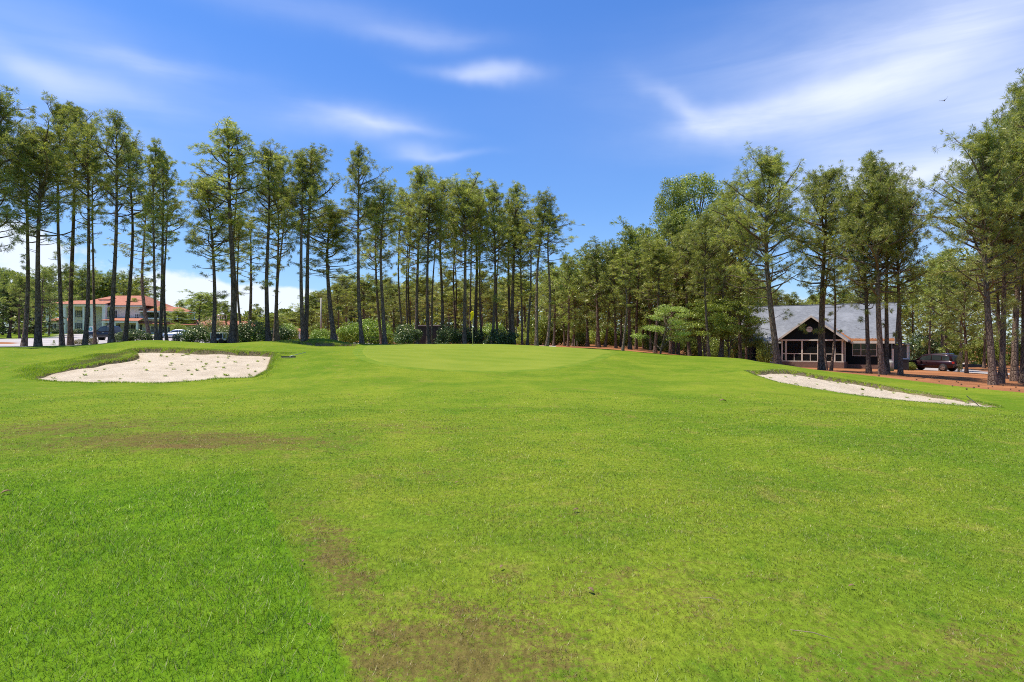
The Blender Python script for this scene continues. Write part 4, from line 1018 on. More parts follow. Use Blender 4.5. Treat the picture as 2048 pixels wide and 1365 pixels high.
# ------------------------------------------------------------------ dark house
def dark_house():
    h = empty('dark_house', (758/F*64, 64, -1.20), -rad(34), label='dark charcoal house with grey shingle roof and screened gabled porch', cat='house')
    ev, rg, back = 3.0, 6.85, 10.4
    # walls: a shell with gable ends
    w = MB(); w.box(-15, -.001, 0, .25, -.9, ev); w.box(-15, 0, back-.25, back, -1.6, ev); w.box(-15, -14.75, .25, back-.25, -1.4, ev)
    w.build('wall', M['siding'], h)
    MB().box(-.25, 0, .25, back-.25, -1.2, ev).slab([(0, .25, ev), (0, back-.25, ev), (0, back/2, rg-.2)], (-.25, 0, 0)).build('gable_wall', M['siding_grey'], h)
    MB().slab([(-14.75, .25, ev), (-14.75, back-.25, ev), (-14.75, back/2, rg-.2)], (-.25, 0, 0)).build('gable_wall', M['siding'], h)
    r = MB(); T_ = .16; s = (rg-ev)/(back/2); ov = .45
    r.slab([(-15.4, -ov, ev-s*ov), (.35, -ov, ev-s*ov), (.35, back/2, rg), (-15.4, back/2, rg)], (0, 0, T_))
    r.slab([(-15.4, back/2+.002, rg), (.35, back/2+.002, rg), (.35, back+ov, ev-s*ov), (-15.4, back+ov, ev-s*ov)], (0, 0, T_))
    roof = r.build('roof', M['shingle'], h)
    MB().box(-15.4, .35, back/2-.12, back/2+.12, rg+T_-.03, rg+T_+.03).build('ridge_cap', M['shingle'], roof)
    MB().box(-15.42, -10.2, -ov-.04, -ov-.002, ev-s*ov-.12, ev-s*ov+.14).box(-3.6, .37, -ov-.04, -ov-.002, ev-s*ov-.12, ev-s*ov+.14).build('fascia', M['cream'], roof)
    # porch: gable towards the green
    x0, x1, y0 = -9.95, -3.95, -3.0; xm = (x0+x1)/2; pz, pr = 2.98, 5.28; fl = .62
    p = MB(); yb = 2.9
    for sx in (-1, 1):
        xe = xm+sx*(3.0+.35); ze = pz-.26
        p.slab([(xe, y0-.4, ze), (xm, y0-.4, pr), (xm, yb, pr), (xe, yb if False else .2, ze)][::sx], (0, 0, .14))
    pr_ = p.build('porch_roof', M['shingle'], h)
    tr = MB()
    for sx in (-1, 1):
        xe = xm+sx*3.37
        tr.slab([(xe, y0-.44, pz-.29), (xm, y0-.44, pr-.02), (xm, y0-.44, pr+.20), (xe, y0-.44, pz-.05)], (0, .035, 0))
    tr.build('barge_board', M['cream'], pr_)
    MB().slab([(x0-.2, y0-.02, pz), (x1+.2, y0-.02, pz), (xm, y0-.02, pr-.05)], (0, .18, 0)).build('porch_gable', M['siding'], h)
    MB().box(x0-.05, x1+.05, y0-.06, y0+.14, pz-.16, pz-.002).build('porch_beam', M['cream'], h)
    v = MB().lathe([(.30, -.10), (.30, -.03), (.24, -.02), (.24, -.05)], 24, (-7.16, y0, 4.02), 'y').build('vent', M['cream'], h)
    MB().box(x0, x1, y0, y0+.25, -.9, fl).box(x1-.25, x1, y0+.251, 0, -.9, fl).box(x0, x0+.25, y0+.251, 0, -.9, fl).build('porch_base', M['brick'], h)
    MB().box(x0+.26, x1-.26, y0+.26, -.01, fl-.12, fl-.01).build('porch_floor', M['deck'], h)
    posts = [-9.85, -9.46, -7.89, -6.36, -4.82, -4.1]
    for q in posts: MB().box(q-.075, q+.075, y0+.02, y0+.14, fl+.001, pz-.161).build('porch_post', M['cream'], h)
    for yy in (-1.5,):
        for xx in (x0+.07, x1-.07): MB().box(xx-.06, xx+.06, yy-.06, yy+.06, fl+.001, pz).build('porch_post', M['cream'], h)
    MB().box(x0, x1, y0+.04, y0+.12, fl+.001, fl+.10).box(x0+.1, x1-.1, y0+.05, y0+.11, 1.42, 1.50).build('porch_rail', M['cream'], h)
    for q in (-8.66, -7.1, -5.6): MB().box(q-.03, q+.03, y0+.055, y0+.105, fl+.101, 1.419).build('rail_stile', M['cream'], h)
    for a, b in zip(posts[:-1], posts[1:]):
        MB().box(a+.08, b-.08, y0+.075, y0+.083, fl+.105, pz-.17).build('screen', M['screen'], h)
    MB().box(-7.9, -7.3, -.05, -.002, fl, 2.6).box(-6.9, -6.3, -.05, -.002, fl, 2.6).build('porch_door', M['black'], h)
    MB().box(-9.8, -9.3, -1.2, -.8, fl, fl+.42).box(-9.8, -9.3, -.86, -.8, fl+.42, fl+.9).build('porch_chair', M['black'], h)
    # windows, doors, deck
    for a, b in ((-3.45, -2.74), (-2.66, -2.02), (-1.94, -1.30)): window(h, a, b, 1.28, 2.52, 0, 'cream', 1, 2, .06)
    window(h, -.98, -.78, 1.2, 2.6, 0, 'white', 1, 3, .05)
    d = MB().box(-12.0, -11.9, -.07, -.002, .6, 2.72).box(-11.0, -10.9, -.07, -.002, .6, 2.72).box(-11.9, -11.0, -.068, -.002, 2.6, 2.72).box(-11.5, -11.42, -.066, -.002, .6, 2.6)
    for i in range(1, 5): d.box(-11.9, -11.0, -.05, -.002, .6+i*.4, .63+i*.4)
    for xx in (-11.75, -11.6, -11.3, -11.15): d.box(xx-.012, xx+.012, -.048, -.002, .6, 2.6)
    dd = d.build('french_door', M['white'], h); MB().box(-11.9, -11.0, -.03, -.008, .62, 2.6).build('pane', M['dark_glass'], dd)
    window(h, -12.75, -12.15, .75, 2.6, 0, 'white', 1, 1, .06); window(h, -14.6, -14.1, 1.0, 2.5, 0, 'cream', 1, 2, .06)
    MB().box(-14.6, -10.05, -3.2, -.01, .42, .56).build('deck_floor', M['deck'], h)
    MB().box(-14.6, -10.05, -3.24, -3.21, .18, .50).build('deck_skirt', M['deck'], h)
    rl = MB().box(-14.6, -10.05, -3.2, -3.14, 1.38, 1.44).box(-14.6, -10.05, -3.19, -3.15, 1.05, 1.09).box(-14.6, -10.05, -3.19, -3.15, .72, .76)
    for i in range(5): xx = -14.55+i*1.11; rl.box(xx-.045, xx+.045, -3.22, -3.13, -.6, 1.38)
    rl.build('deck_rail', M['black'], h)
    MB().lathe([(.02, 0), (.28, .05), (.30, .35), (.02, .37)], 14, (-13.6, -2, .56)).build('deck_grill', M['black'], h)
    # side lean-to with white posts at the right end
    MB().slab([(.002, 3.2, ev-.45), (1.5, 3.2, ev-.62), (1.5, 7.5, ev-.62), (.002, 7.5, ev-.45)], (0, 0, .12)).build('side_roof', M['shingle'], h)
    for yy in (3.4, 7.3): MB().box(1.28, 1.42, yy-.07, yy+.07, -1.0, ev-.63).build('side_post', M['white'], h)
    MB().box(.004, 1.2, 3.5, 7.2, -1.0, ev-.66).build('side_room', M['siding_grey'], h); MB().box(.05, .22, .3, .42, -.7, 2.0).build('downspout', M['white'], h)
    MB().box(-15.0, 0, -.004, -.001, -.9, .35).build('footing', M['brick'], h)
    # old pine needles lying in the roof valley and along the eave
    r = np.random.default_rng(4); n = 5200; P = []
    t = r.random(n); side = np.where(r.random(n) < .35, -1, 1)
    vx = xm+side*3.35*(1-t); vy = -ov+(t)*(back/2)*.56
    a = r.random(n) < .45; xx = np.where(a, r.uniform(-4.0, .3, n), vx+r.normal(size=n)*.10+side*.12); yy = np.where(a, -ov+np.abs(r.normal(size=n))*.13, vy+r.normal(size=n)*.06)
    z_ = ev+s*yy+T_+.012+r.uniform(0, .02, n); N_ = np.tile([0, -s, 1.0], (n, 1))+r.normal(size=(n, 3))*.15; N_ /= np.linalg.norm(N_, axis=1)[:, None]
    me = leaves_mesh('roof_needle_litter', np.c_[xx, yy, z_], N_, .055, r); link('roof_needle_litter', me, h, M['straw'])
dark_house()

# ------------------------------------------------------------------ white house with red roofs
def white_house():
    D_ = 134.; k = D_/F
    h = empty('white_house', ((200-1024)*k, D_, 3.12), 0, label='white two storey house with columned portico and red tiled roofs', cat='house')
    X = lambda px: (px-200)*k
    Zp = lambda py: (668-py)*k
    MB().box(X(150), X(229), 0, 9, -1, 5.95).build('wall', M['white_siding'], h)
    MB().box(X(229)+.003, X(287), -1.2, 8.99, -1, 5.75).build('wall', M['white_siding'], h)
    MB().box(X(98), X(118), -.5, 5, -1, 2.7).build('wall', M['white_siding'], h)
    MB().box(X(118)+.003, X(150)-.003, 2.5, 6, -1, 2.6).build('wall', M['white_siding'], h)
    # main hip roof
    r = MB(); x0, x1, y0, y1, e, rz = X(146), X(297), -1.9, 12, 5.96, 8.45
    a, b = X(196), X(262); ym = 5.2
    r.slab([(x0, y0, e), (x1, y0, e), (b, ym, rz), (a, ym, rz)], (0, 0, .12)); r.slab([(x1, y0, e), (x1, y1, e), (b, ym, rz)], (0, 0, .12))
    r.slab([(x0, y1, e), (x0, y0, e), (a, ym, rz)], (0, 0, .12)); r.slab([(x1, y1, e), (x0, y1, e), (a, ym, rz), (b, ym, rz)], (0, 0, .12)); rf = r.build('roof', M['red_roof'], h)
    MB().box(x0, x1, y0-.05, y0+.2, e-.22, e-.01).build('cornice', M['white'], rf)
    # dormers
    for px0, px1, zt in ((196, 218, 7.75), (251, 272, 7.35)):
        c = MB().box(X(px0), X(px1)-.3, .4, 4.2, 6.1, zt-.45).build('dormer', M['white'], h); xa, xb = X(px0)-.15, X(px1)-.15; xc = (xa+xb)/2
        MB().slab([(xa, .2, zt-.45), (xb, .2, zt-.45), (xb-.4, 4.5, zt+.25), (xa+.4, 4.5, zt+.25)], (0, 0, .12)).build('dormer_roof', M['red_roof'], c)
        window(h, xc-.55 if px0 < 200 else xc+.1, xc-.0 if px0 < 200 else xc+.65, zt-1.25, zt-.62, .4, 'white', 1, 2, .05)
    # portico
    MB().slab([(X(112), -3.5, 6.12), (X(231), -3.5, 6.12), (X(229), .5, 7.1), (X(150), .5, 7.1), (X(124), .5, 6.9)], (0, 0, .1)).build('portico_roof', M['red_roof'], h)
    MB().box(X(113), X(230), -3.3, -2.6, 5.72, 6.1).box(X(111), X(231), -3.42, -2.5, 5.98, 6.115).build('entablature', M['white'], h)
    MB().box(X(113), X(229), -2.599, -.002, 5.76, 5.9).build('portico_ceiling', M['white'], h)
    for px in (117, 149, 167, 186, 204, 227):
        MB().box(X(px)-.42, X(px)+.42, -3.25, -2.55, -1, .25).box(X(px)-.34, X(px)+.34, -3.2, -2.6, .25, 5.5).box(X(px)-.42, X(px)+.42, -3.27, -2.53, 5.5, 5.72).build('column', M['white'], h) if px in (117, 149, 204, 227) else MB().box(X(px)-.16, X(px)+.16, -3.05, -2.75, -1, 5.72).build('column', M['white'], h)
    MB().slab([(X(118), .6, 2.75), (X(150), .6, 2.75), (X(150), 3.0, 3.45), (X(118), 3.0, 3.45)], (0, 0, .1)).slab([(X(96), -1.2, 2.7), (X(119), -1.2, 2.7), (X(119), 2, 3.4), (X(100), 2, 3.4)], (0, 0, .1)).build('low_roof', M['red_roof'], h)
    def shut(xc, z0, z1, w=.85, y=0):
        window(h, xc-w/2, xc+w/2, z0, z1, y, 'white', 2, 4, .07, t=.03)
        for s in (-1, 1): q = xc+s*(w/2+.28); MB().box(q-.17, q+.17, y-.05, y-.002, z0-.02, z1+.02).build('shutter', M['shutter'], h)
    for px in (158, 183, 213): shut(X(px), 3.6, 5.0)
    for px in (158, 213): shut(X(px), .85, 2.3)
    window(h, X(180), X(183), .6, 2.2, 0, 'white', 1, 3, .06)
    dr = MB().box(X(184), X(190), -.06, -.002, -.2, 2.3).build('door', M['white'], h); MB().box(X(185.2), X(188.8), -.08, -.062, 1.3, 2.0).build('door_pane', M['dark_glass'], dr)
    for px in (106,): shut(X(px+2), .7, 2.1, .7, -.5)
    window(h, X(128), X(135), .8, 2.2, 2.5, 'white', 3, 3, .06)
    # second storey windows of the right block
    window(h, X(236.5), X(241.5), 3.45, 4.95, -1.2, 'white', 2, 2, .08); window(h, X(262), X(267), 3.4, 4.75, -1.2, 'white', 2, 2, .08)
    for i in range(3): window(h, X(277.5+i*3.2), X(279.8+i*3.2), 3.2, 4.15, -1.2, 'white', 1, 2, .05) if i < 3 else None
    # long low porch
    MB().slab([(X(228), -4.3, 2.72), (X(300), -4.3, 2.55), (X(296), -1.2, 3.35), (X(233), -1.2, 3.35)], (0, 0, .1)).build('porch_roof', M['red_roof'], h)
    MB().box(X(229), X(299), -4.25, -4.05, 2.28, 2.53).build('porch_beam', M['white'], h)
    for px in (231, 254, 275, 297): MB().box(X(px)-.17, X(px)+.17, -4.2, -3.9, -1, 2.28).build('porch_post', M['white'], h)
    for px in (239, 264, 282): shut(X(px), .6, 1.95, .9, -1.2)
    # receding right wing: terrace roof, low roofs, cupola
    an = rad(33); w = MB(); kk = dict(rz=an, o=(X(287), -1.2, 0))
    w.box(0, 22, 0, 8, -1.6, 2.2, **kk).box(0, 6.0, .3, 7.5, 2.2, 3.2, **kk).build('wing_wall', M['white_siding'], h)
    def W3(u, v, z): return (X(287)+u*math.cos(an)-v*math.sin(an), -1.2+u*math.sin(an)+v*math.cos(an), z)
    r = MB(); r.slab([W3(-.5, -1.6, 2.15), W3(23, -1.6, 1.6), W3(23, 3.0, 3.0), W3(-.5, 3.0, 3.35)], (0, 0, .1)); r.slab([W3(-.5, 3.0, 3.4), W3(23, 3.0, 3.0), W3(23, 9, 1.6), W3(-.5, 9, 2.0)], (0, 0, .1)); r.build('wing_roof', M['red_roof'], h)
    r = MB(); r.slab([W3(-.3, -.6, 4.9), W3(10.5, -.6, 4.75), W3(8.0, 3.4, 5.9), W3(-.3, 3.4, 6.1)], (0, 0, .12)); r.slab([W3(10.5, -.6, 4.75), W3(10.5, 7, 4.75), W3(8.0, 3.4, 5.9)], (0, 0, .12)); r.slab([W3(-.3, 3.4, 6.1), W3(8, 3.4, 5.9), W3(10.5, 7, 4.75), W3(-.3, 7, 4.9)], (0, 0, .12)); tr = r.build('terrace_roof', M['red_roof'], h)
    MB().box(-.3, 10.5, -.66, -.5, 4.62, 4.9, **kk).build('terrace_beam', M['white'], h)
    for u in (3.5, 7, 10.3): MB().box(u-.07, u+.07, -.6, -.46, 3.2, 4.62, **kk).build('terrace_post', M['white'], h)
    rr = MB().box(0, 10.4, -.58, -.52, 4.0, 4.05, **kk).box(0, 10.4, -.58, -.52, 3.45, 3.5, **kk).build('terrace_rail', M['shutter'], h)
    MB().box(-.2, 11, -.8, 7, 3.12, 3.42, **kk).build('terrace_floor', M['white'], h)
    for u in (2, 3.6, 5.2, 9.5, 11): window(h, u, u+1.1, .4, 1.6, -.0, 'white', 2, 2, .06, rz=an, org=(X(287), -1.2, 0))
    MB().box(X(345), X(420), 14, 20, -2, 1.9).build('wing_wall', M['white_siding'], h)
    MB().slab([(X(338), 12.8, 1.6), (X(428), 12.8, 1.6), (X(424), 17, 3.0), (X(338), 17, 3.0)], (0, 0, .1)).build('wing_roof', M['red_roof'], h)
    xc, yc = X(377), 15.5
    cu_ = MB().box(xc-1.1, xc+1.1, yc-1.1, yc+1.1, 2.2, 3.1).box(xc-.8, xc+.8, yc-.8, yc+.8, 3.1, 4.6).build('cupola', M['white'], h)
    MB().slab([(xc-1, yc-1, 4.6), (xc+1, yc-1, 4.6), (xc+1, yc+1, 4.6), (xc-1, yc+1, 4.6)], (0, 0, .06)).lathe([(1.2, 4.66), (.6, 5.1), (.06, 5.6), (.02, 5.9)], 4, (xc, yc, 0)).build('cupola_roof', M['white'], cu_)
    for q in (-.5, 0, .5): window(h, xc+q-.14, xc+q+.14, 3.4, 4.3, yc-.8, 'white', 1, 2, .03, .03)
    window(h, X(347), X(354), .2, 1.1, 14, 'white', 2, 1, .06)
    MB().box(X(110), X(231), -3.5, -.002, -1, -.05).build('portico_floor', M['brick'], h)
white_house()

# ------------------------------------------------------------------ gazebo, shed, sign, flag
def gazebo():
    x, y = at(589, 84); z = H(x, y)
    h = empty('gazebo', (x, y, z), label='white gazebo with red hipped roof beside the lime green shrub', cat='gazebo')
    top = EYE+(682.5-655)/F*84-z; ev = EYE+(682.5-662)/F*84-z
    MB().lathe([(1.75, ev), (.06, top), (.03, top+.12)], 8).build('roof', M['red_roof'], h)
    MB().lathe([(1.55, ev-.32), (1.55, ev-.01), (1.35, ev-.01), (1.35, ev-.32)], 8).build('fascia', M['white'], h)
    for i in range(8): a = i*math.pi/4; MB().box(-.06, .06, -.06, .06, -.2, ev-.3, o=(1.45*math.cos(a), 1.45*math.sin(a), 0)).build('post', M['white'], h)
    rl = MB()
    for i in range(8):
        if i == 6: continue
        a, b = i*math.pi/4, (i+1)*math.pi/4; p = [(1.45*math.cos(t), 1.45*math.sin(t)) for t in (a, b)]
        for q in (.35, .9): rl.tube([(p[0][0], p[0][1], q), (p[1][0], p[1][1], q)], .03, 4)
        for t in range(1, 6): xx = p[0][0]+(p[1][0]-p[0][0])*t/6; yy = p[0][1]+(p[1][1]-p[0][1])*t/6; rl.tube([(xx, yy, .35), (xx, yy, .9)], .018, 4)
    rl.build('railing', M['white'], h); MB().lathe([(1.7, -.2), (1.7, .08), (.1, .08)], 8).build('floor', M['deck'], h)
gazebo()
def shed():
    x, y = at(860, 60); z = H(x, y); h = empty('shed', (x, y, z), rad(3), label='low black shed with pale flat roof edge behind the green', cat='shed')
    t = EYE+(682.5-652.5)/F*60-z
    MB().box(-1.25, 1.25, 0, 2.6, -.4, t).build('wall', M['black'], h); MB().box(-1.35, 1.4, -.12, 2.75, t+.002, t+.09).build('roof', M['deck'], h)
    MB().box(-.2, .65, -.04, -.002, -.05, t-.25).build('door', M['shutter'], h)
shed()
def picnic():
    x, y = at(752, 58); z = H(x, y)+.0; h = empty('picnic_table', (x, y, z), rad(12), label='dark picnic table under the lime green shrub', cat='picnic table')
    MB().box(-.9, .9, -.38, -.13, .71, .75).box(-.9, .9, -.12, .12, .71, .75).box(-.9, .9, .13, .38, .71, .75).build('table_top', M['shutter'], h)
    for s in (-1, 1): MB().box(-.9, .9, s*.75-.13, s*.75+.13, .42, .46).build('bench_seat', M['shutter'], h)
    for s in (-1, 1): MB().tube([(s*.65, -.72, 0), (s*.65, -.2, .7)], .035, 4).tube([(s*.65, .72, 0), (s*.65, .2, .7)], .035, 4).box(s*.65-.03, s*.65+.03, -.8, .8, .36, .415).build('leg', M['black'], h)
picnic()
M['teal'] = simple('teal_sign_paint', (.10, .38, .40), .5, var=.1); M['metal'] = simple('grey_metal', (.35, .35, .36), .4, .6)
def sign():
    x, y = at(181.5, 100); z = H(x, y); k = 100/F; zc = EYE+(682.5-659)*k-z; h = empty('round_sign', (x, y, z), 0, label='white framed sign board with round teal emblem before the portico', cat='sign')
    MB().box(-4.9*k, 4.9*k, -.03, .03, zc-6*k, zc+6*k).build('board', M['white'], h)
    d = MB().lathe([(3.9*k, -.055), (3.9*k, -.032)], 28, (0, 0, zc+.2*k), 'y').build('disc', M['teal'], h)
    MB().lathe([(3.2*k, -.060), (3.2*k, -.056)], 28, (0, 0, zc+.2*k), 'y').build('ring', simple('pale_teal', (.22, .50, .52), .5), d)
    MB().lathe([(2.9*k, -.064), (2.9*k, -.0605)], 28, (0, 0, zc+.2*k), 'y').build('disc_centre', M['teal'], d)
    MB().slab([(-1.3*k, -.066, zc-1.2*k), (.2*k, -.066, zc-1.5*k), (1.5*k, -.066, zc+1.0*k), (.6*k, -.066, zc+1.7*k), (-.4*k, -.066, zc+.2*k)], (0, .0015, 0)).build('swoosh', M['white'], d)
    for s in (-1, 1): MB().box(s*4.6*k-.05, s*4.6*k+.05, -.05, .05, -.3, zc+6.3*k).build('post', M['white'], h)
sign()
M['yellow'] = leafy('flag_cloth', [(0, (.95, .82, .03)), (1, (.98, .88, .05))], .45, 0, (1, 1, .6), 0)
M['pole'] = simple('yellow_white_fibreglass', (.55, .52, .30), .4)
def flag():
    x, y = at(945.5, 41); z = H(x, y)+.02; h = empty('golf_flag', (x, y, z), 0, label='thin flagstick with small yellow flag standing on the putting green', cat='golf flag')
    MB().tube([(0, 0, -.15), (.0, 0, 1.1), (.06, 0, 2.22)], [.019, .017, .012], 8).build('flagstick', M['pole'], h, True)
    MB().lathe([(.0, -.062), (.04, -.046), (.06, 0), (.04, .046), (.0, .062)], 14, (0.02, 0, 1.22)).build('ball_marker', M['white'], h, True)
    n, m = 8, 10; v = []; f = []
    for i in range(n+1):
        for j in range(m+1):
            a, b = i/n, j/m; dr = a*a*.10
            v.append((.06-a*.21+.02*math.sin(b*5), -.04*math.sin(a*7+b*3)-a*.05, 2.22-b*(.48)+.05*math.sin(a*3)*(1-b)-dr-.05*a*b))
    for i in range(n):
        for j in range(m): q = i*(m+1)+j; f.append((q, q+m+1, q+m+2, q+1))
    mb = MB(); mb.v = v; mb.f = f; o = mb.build('flag_cloth', M['yellow'], h, True); s = o.modifiers.new('s', 'SOLIDIFY'); s.thickness = .003
    MB().lathe([(.054, -.08), (.054, .012), (.050, .012), (.050, -.08)], 20).build('cup_rim', M['white'], h)
flag()
# bunker rakes
M['rubber'] = simple('black_plastic', (.012, .012, .014), .45)
def rake(p, ang, name, label, L, col, tilt):
    x, y = hit(*p); z = H(x, y); h = empty(name, (x, y, z+.035), ang, label=label, cat='rake')
    hd = MB().box(-L/2, L/2, -.03, .03, .0, .06)
    hd.build('head', M[col], h, bevel=.012)
    te = MB()
    for i in range(22): xx = -L/2+.02+i*(L-.04)/21; te.slab([(xx-.006, -.028, .0), (xx+.006, -.028, .0), (xx+.006, -.02, 0), (xx-.006, -.02, 0)], (0, -.045, -.03))
    te.build('teeth', M[col], h)
    MB().tube([(0, .02, .04), tilt], .012, 7).build('handle', M['metal'] if col == 'rubber' else M['rubber'], h, True)
rake((577,717), rad(9), 'bunker_rake', 'black bunker rake lying on the grass right of the left bunker', .66, 'rubber', (.55, 1.45, .22))
rake((1966,812.5), rad(12), 'bunker_rake', 'grey bunker rake lying on the rim of the right bunker', .56, 'metal', (-.05, .55, .42))

# ------------------------------------------------------------------ vehicles
M['maroon'] = mat('maroon_car_paint', lambda g: principled(g, (.034, .010, .012), .24, .3, spec=.6))
M['blackpaint'] = mat('black_car_paint', lambda g: principled(g, (.012, .013, .016), .18, .2, spec=.6))
M['silver'] = mat('silver_car_paint', lambda g: principled(g, (.55, .57, .60), .25, .6))
M['whitepaint'] = mat('white_van_paint', lambda g: principled(g, (.8, .8, .8), .25))
M['tyre'] = simple('tyre_rubber', (.015, .015, .015), .8); M['rim'] = mat('alloy_rim', lambda g: principled(g, (.6, .6, .62), .25, .9))
M['lamp_red'] = mat('tail_lamp', lambda g: principled(g, (.45, .02, .015), .2)); M['lamp_white'] = mat('head_lamp', lambda g: principled(g, (.75, .76, .78), .1)); M['chrome'] = mat('chrome', lambda g: principled(g, (.75, .75, .76), .12, 1.0))
M['tan'] = simple('tan_lower_paint', (.10, .075, .06), .4)
def loft(sections):
    """sections: list along x of closed (y,z) rings -> MB"""
    mb = MB(); k = len(sections[0][1])
    for x, ring in sections:
        for y, z in ring: mb.v.append((x, y, z))
    for i in range(len(sections)-1):
        for j in range(k): j2 = (j+1) % k; mb.f.append((i*k+j, i*k+j2, (i+1)*k+j2, (i+1)*k+j))
    mb.f.append(tuple(range(k-1, -1, -1))); mb.f.append(tuple(range((len(sections)-1)*k, len(sections)*k))); return mb
def car(name, loc, heading, label, cat, paint, L=4.9, Wd=1.92, prof='suv', pitch=0.0, lower=None, name_cat=None):
    """front points to +x of the car"""
    h = empty(name, loc, 0, label=label, cat=cat); h.rotation_euler = (Euler((0, 0, heading)).to_matrix() @ Euler((0, pitch, 0)).to_matrix()).to_euler()
    s = L/4.9; w = Wd/2
    tops = {'suv': [(-2.42,.62,1.02),(-2.36,.34,1.08),(-2.0,.30,1.12),(-1.0,.28,1.10),(.2,.28,1.08),(1.0,.28,1.07),(1.35,.28,1.05),(1.9,.30,1.00),(2.25,.34,.92),(2.42,.42,.78),(2.46,.50,.66)],
            'sedan': [(-2.40,.55,.92),(-2.34,.34,1.0),(-2.0,.28,1.03),(-1.0,.24,.98),(.2,.24,.95),(1.0,.24,.93),(1.4,.24,.88),(1.9,.28,.82),(2.25,.32,.74),(2.42,.40,.62),(2.46,.46,.54)],
            'truck': [(-2.95,.55,1.02),(-2.9,.45,1.08),(-2.0,.42,1.08),(-1.0,.42,1.08),(.2,.42,1.08),(1.0,.42,1.08),(1.35,.42,1.08),(1.9,.44,1.05),(2.25,.46,1.0),(2.42,.5,.88),(2.46,.55,.75)]}[prof]
    sec = []
    for x, lo, hi in tops:
        f = 1 - .10*max(0, abs(x)-1.9)/.6; a = w*f; sec.append((x*s, [(-a*.86, lo), (-a, lo+.12), (-a*1.0, (lo+hi)/2), (-a*.95, hi-.06), (-a*.84, hi), (a*.84, hi), (a*.95, hi-.06), (a, (lo+hi)/2), (a, lo+.12), (a*.86, lo)]))
    loft(sec).build('body', M[paint], h, True)
    gh = {'suv': [(-2.32,1.02,.86,1.0),(-2.12,1.04,.80,1.62),(-1.6,1.05,.76,1.72),(-.4,1.05,.76,1.77),(.25,1.05,.75,1.73),(.55,1.05,.76,1.60),(1.32,1.03,.83,1.06)],
          'sedan': [(-2.0,.95,.84,.98),(-1.35,.95,.70,1.34),(-.7,.94,.66,1.43),(0,.94,.66,1.44),(.4,.93,.68,1.38),(1.25,.88,.82,.92)],
          'truck': [(-.95,1.05,.84,1.08),(-.75,1.05,.76,1.72),(-.2,1.05,.75,1.80),(.35,1.05,.75,1.74),(.6,1.05,.77,1.6),(1.2,1.04,.83,1.1)]}[prof]
    g2 = []
    for x, lo, tw, hi in gh: g2.append((x*s, [(-w*.86, lo-.03), (-tw*w/.96, hi-.05), (-tw*w*.93, hi), (tw*w*.93, hi), (tw*w/.96, hi-.05), (w*.86, lo-.03)]))
    cab = loft(g2).build('cabin', M[paint], h, True)
    # side windows follow the cabin flank, on both sides
    spans = {'suv': [(-2.02, -1.32), (-1.24, -.36), (-.28, .62)], 'sedan': [(-1.25, -.42), (-.34, .62)], 'truck': [(-.72, -.18), (-.10, .62)]}[prof]
    def flank(x, f):
        xs = [q[0] for q in gh]; lo = np.interp(x, xs, [q[1] for q in gh]); hi = np.interp(x, xs, [q[3] for q in gh]); tw = np.interp(x, xs, [q[2] for q in gh])
        y0, z0, y1, z1 = w*.86, lo-.03, tw*w/.96, hi-.05; return (y0+(y1-y0)*f, z0+(z1-z0)*f)
    for sd in (-1, 1):
        for a, b in spans:
            pts = [(a, .18), (b+(.30 if b > .5 else 0), .18), (b-(.06 if b > .5 else 0), .88), (a, .90)]
            P = [];
            for x, f in pts: y, z = flank(x, f); P.append((x*s, sd*(y+.006), z))
            MB().slab(P if sd < 0 else P[::-1], (0, sd*.008, 0)).build('side_window', M['dark_glass'], h)
    xs = gh[-1][0]*s; xm = gh[-2][0]*s; P = [(xs-.06, -w*.76, gh[-1][3]+.02), (xs-.06, w*.76, gh[-1][3]+.02), (xm+.03, gh[-2][2]*w*.86, gh[-2][3]-.02), (xm+.03, -gh[-2][2]*w*.86, gh[-2][3]-.02)]
    MB().slab(P, (.03, 0, .03)).build('windscreen', M['dark_glass'], h)
    x0, x1 = gh[0][0]*s, gh[1][0]*s; MB().slab([(x0+.02, -w*.72, gh[0][3]+.10), (x0+.02, w*.72, gh[0][3]+.10), (x1-.01, w*.66, gh[1][3]-.08), (x1-.01, -w*.66, gh[1][3]-.08)][::-1], (-.03, 0, .01)).build('rear_window', M['dark_glass'], h)
    ax = {'suv': (-1.48, 1.52), 'sedan': (-1.42, 1.5), 'truck': (-1.85, 1.55)}[prof]; R0 = .37 if prof != 'sedan' else .33
    for x in ax:
        for sd in (-1, 1):
            o = (x*s, sd*(w-.12), R0)
            MB().lathe([(R0+.06, -.115), (R0+.06, .10)], 24, (o[0], o[1]+sd*.012, R0+.01), 'y').build('wheel_arch', M['black'], h)
            t = MB().lathe([(R0*.62, -.12), (R0*.92, -.12), (R0, -.07), (R0, .07), (R0*.92, .12), (R0*.62, .12)], 28, (o[0], o[1]+sd*.03, R0), 'y').build('wheel', M['tyre'], h, True)
            rm = MB()
            for j in range(5):
                a = j*1.2566+.3; c_, s_ = math.cos(a), math.sin(a); q = [(-.05, .05), (.05, .05), (.035, R0*.62), (-.035, R0*.62)]
                rm.slab([(o[0]+u*c_-v*s_, o[1]+sd*.135, R0+u*s_+v*c_) for u, v in q][::sd], (0, sd*.02, 0))
            rm.lathe([(.07, .0), (.07, .04)], 12, (o[0], o[1]+(.12 if sd > 0 else -.16), R0), 'y').lathe([(R0*.66, 0), (R0*.66, .012), (R0*.58, .012), (R0*.58, 0)], 28, (o[0], o[1]+(.148 if sd > 0 else -.16), R0), 'y')
            rm.build('rim', M['rim'], t)
    r_, f_ = sec[0][0], sec[-1][0]
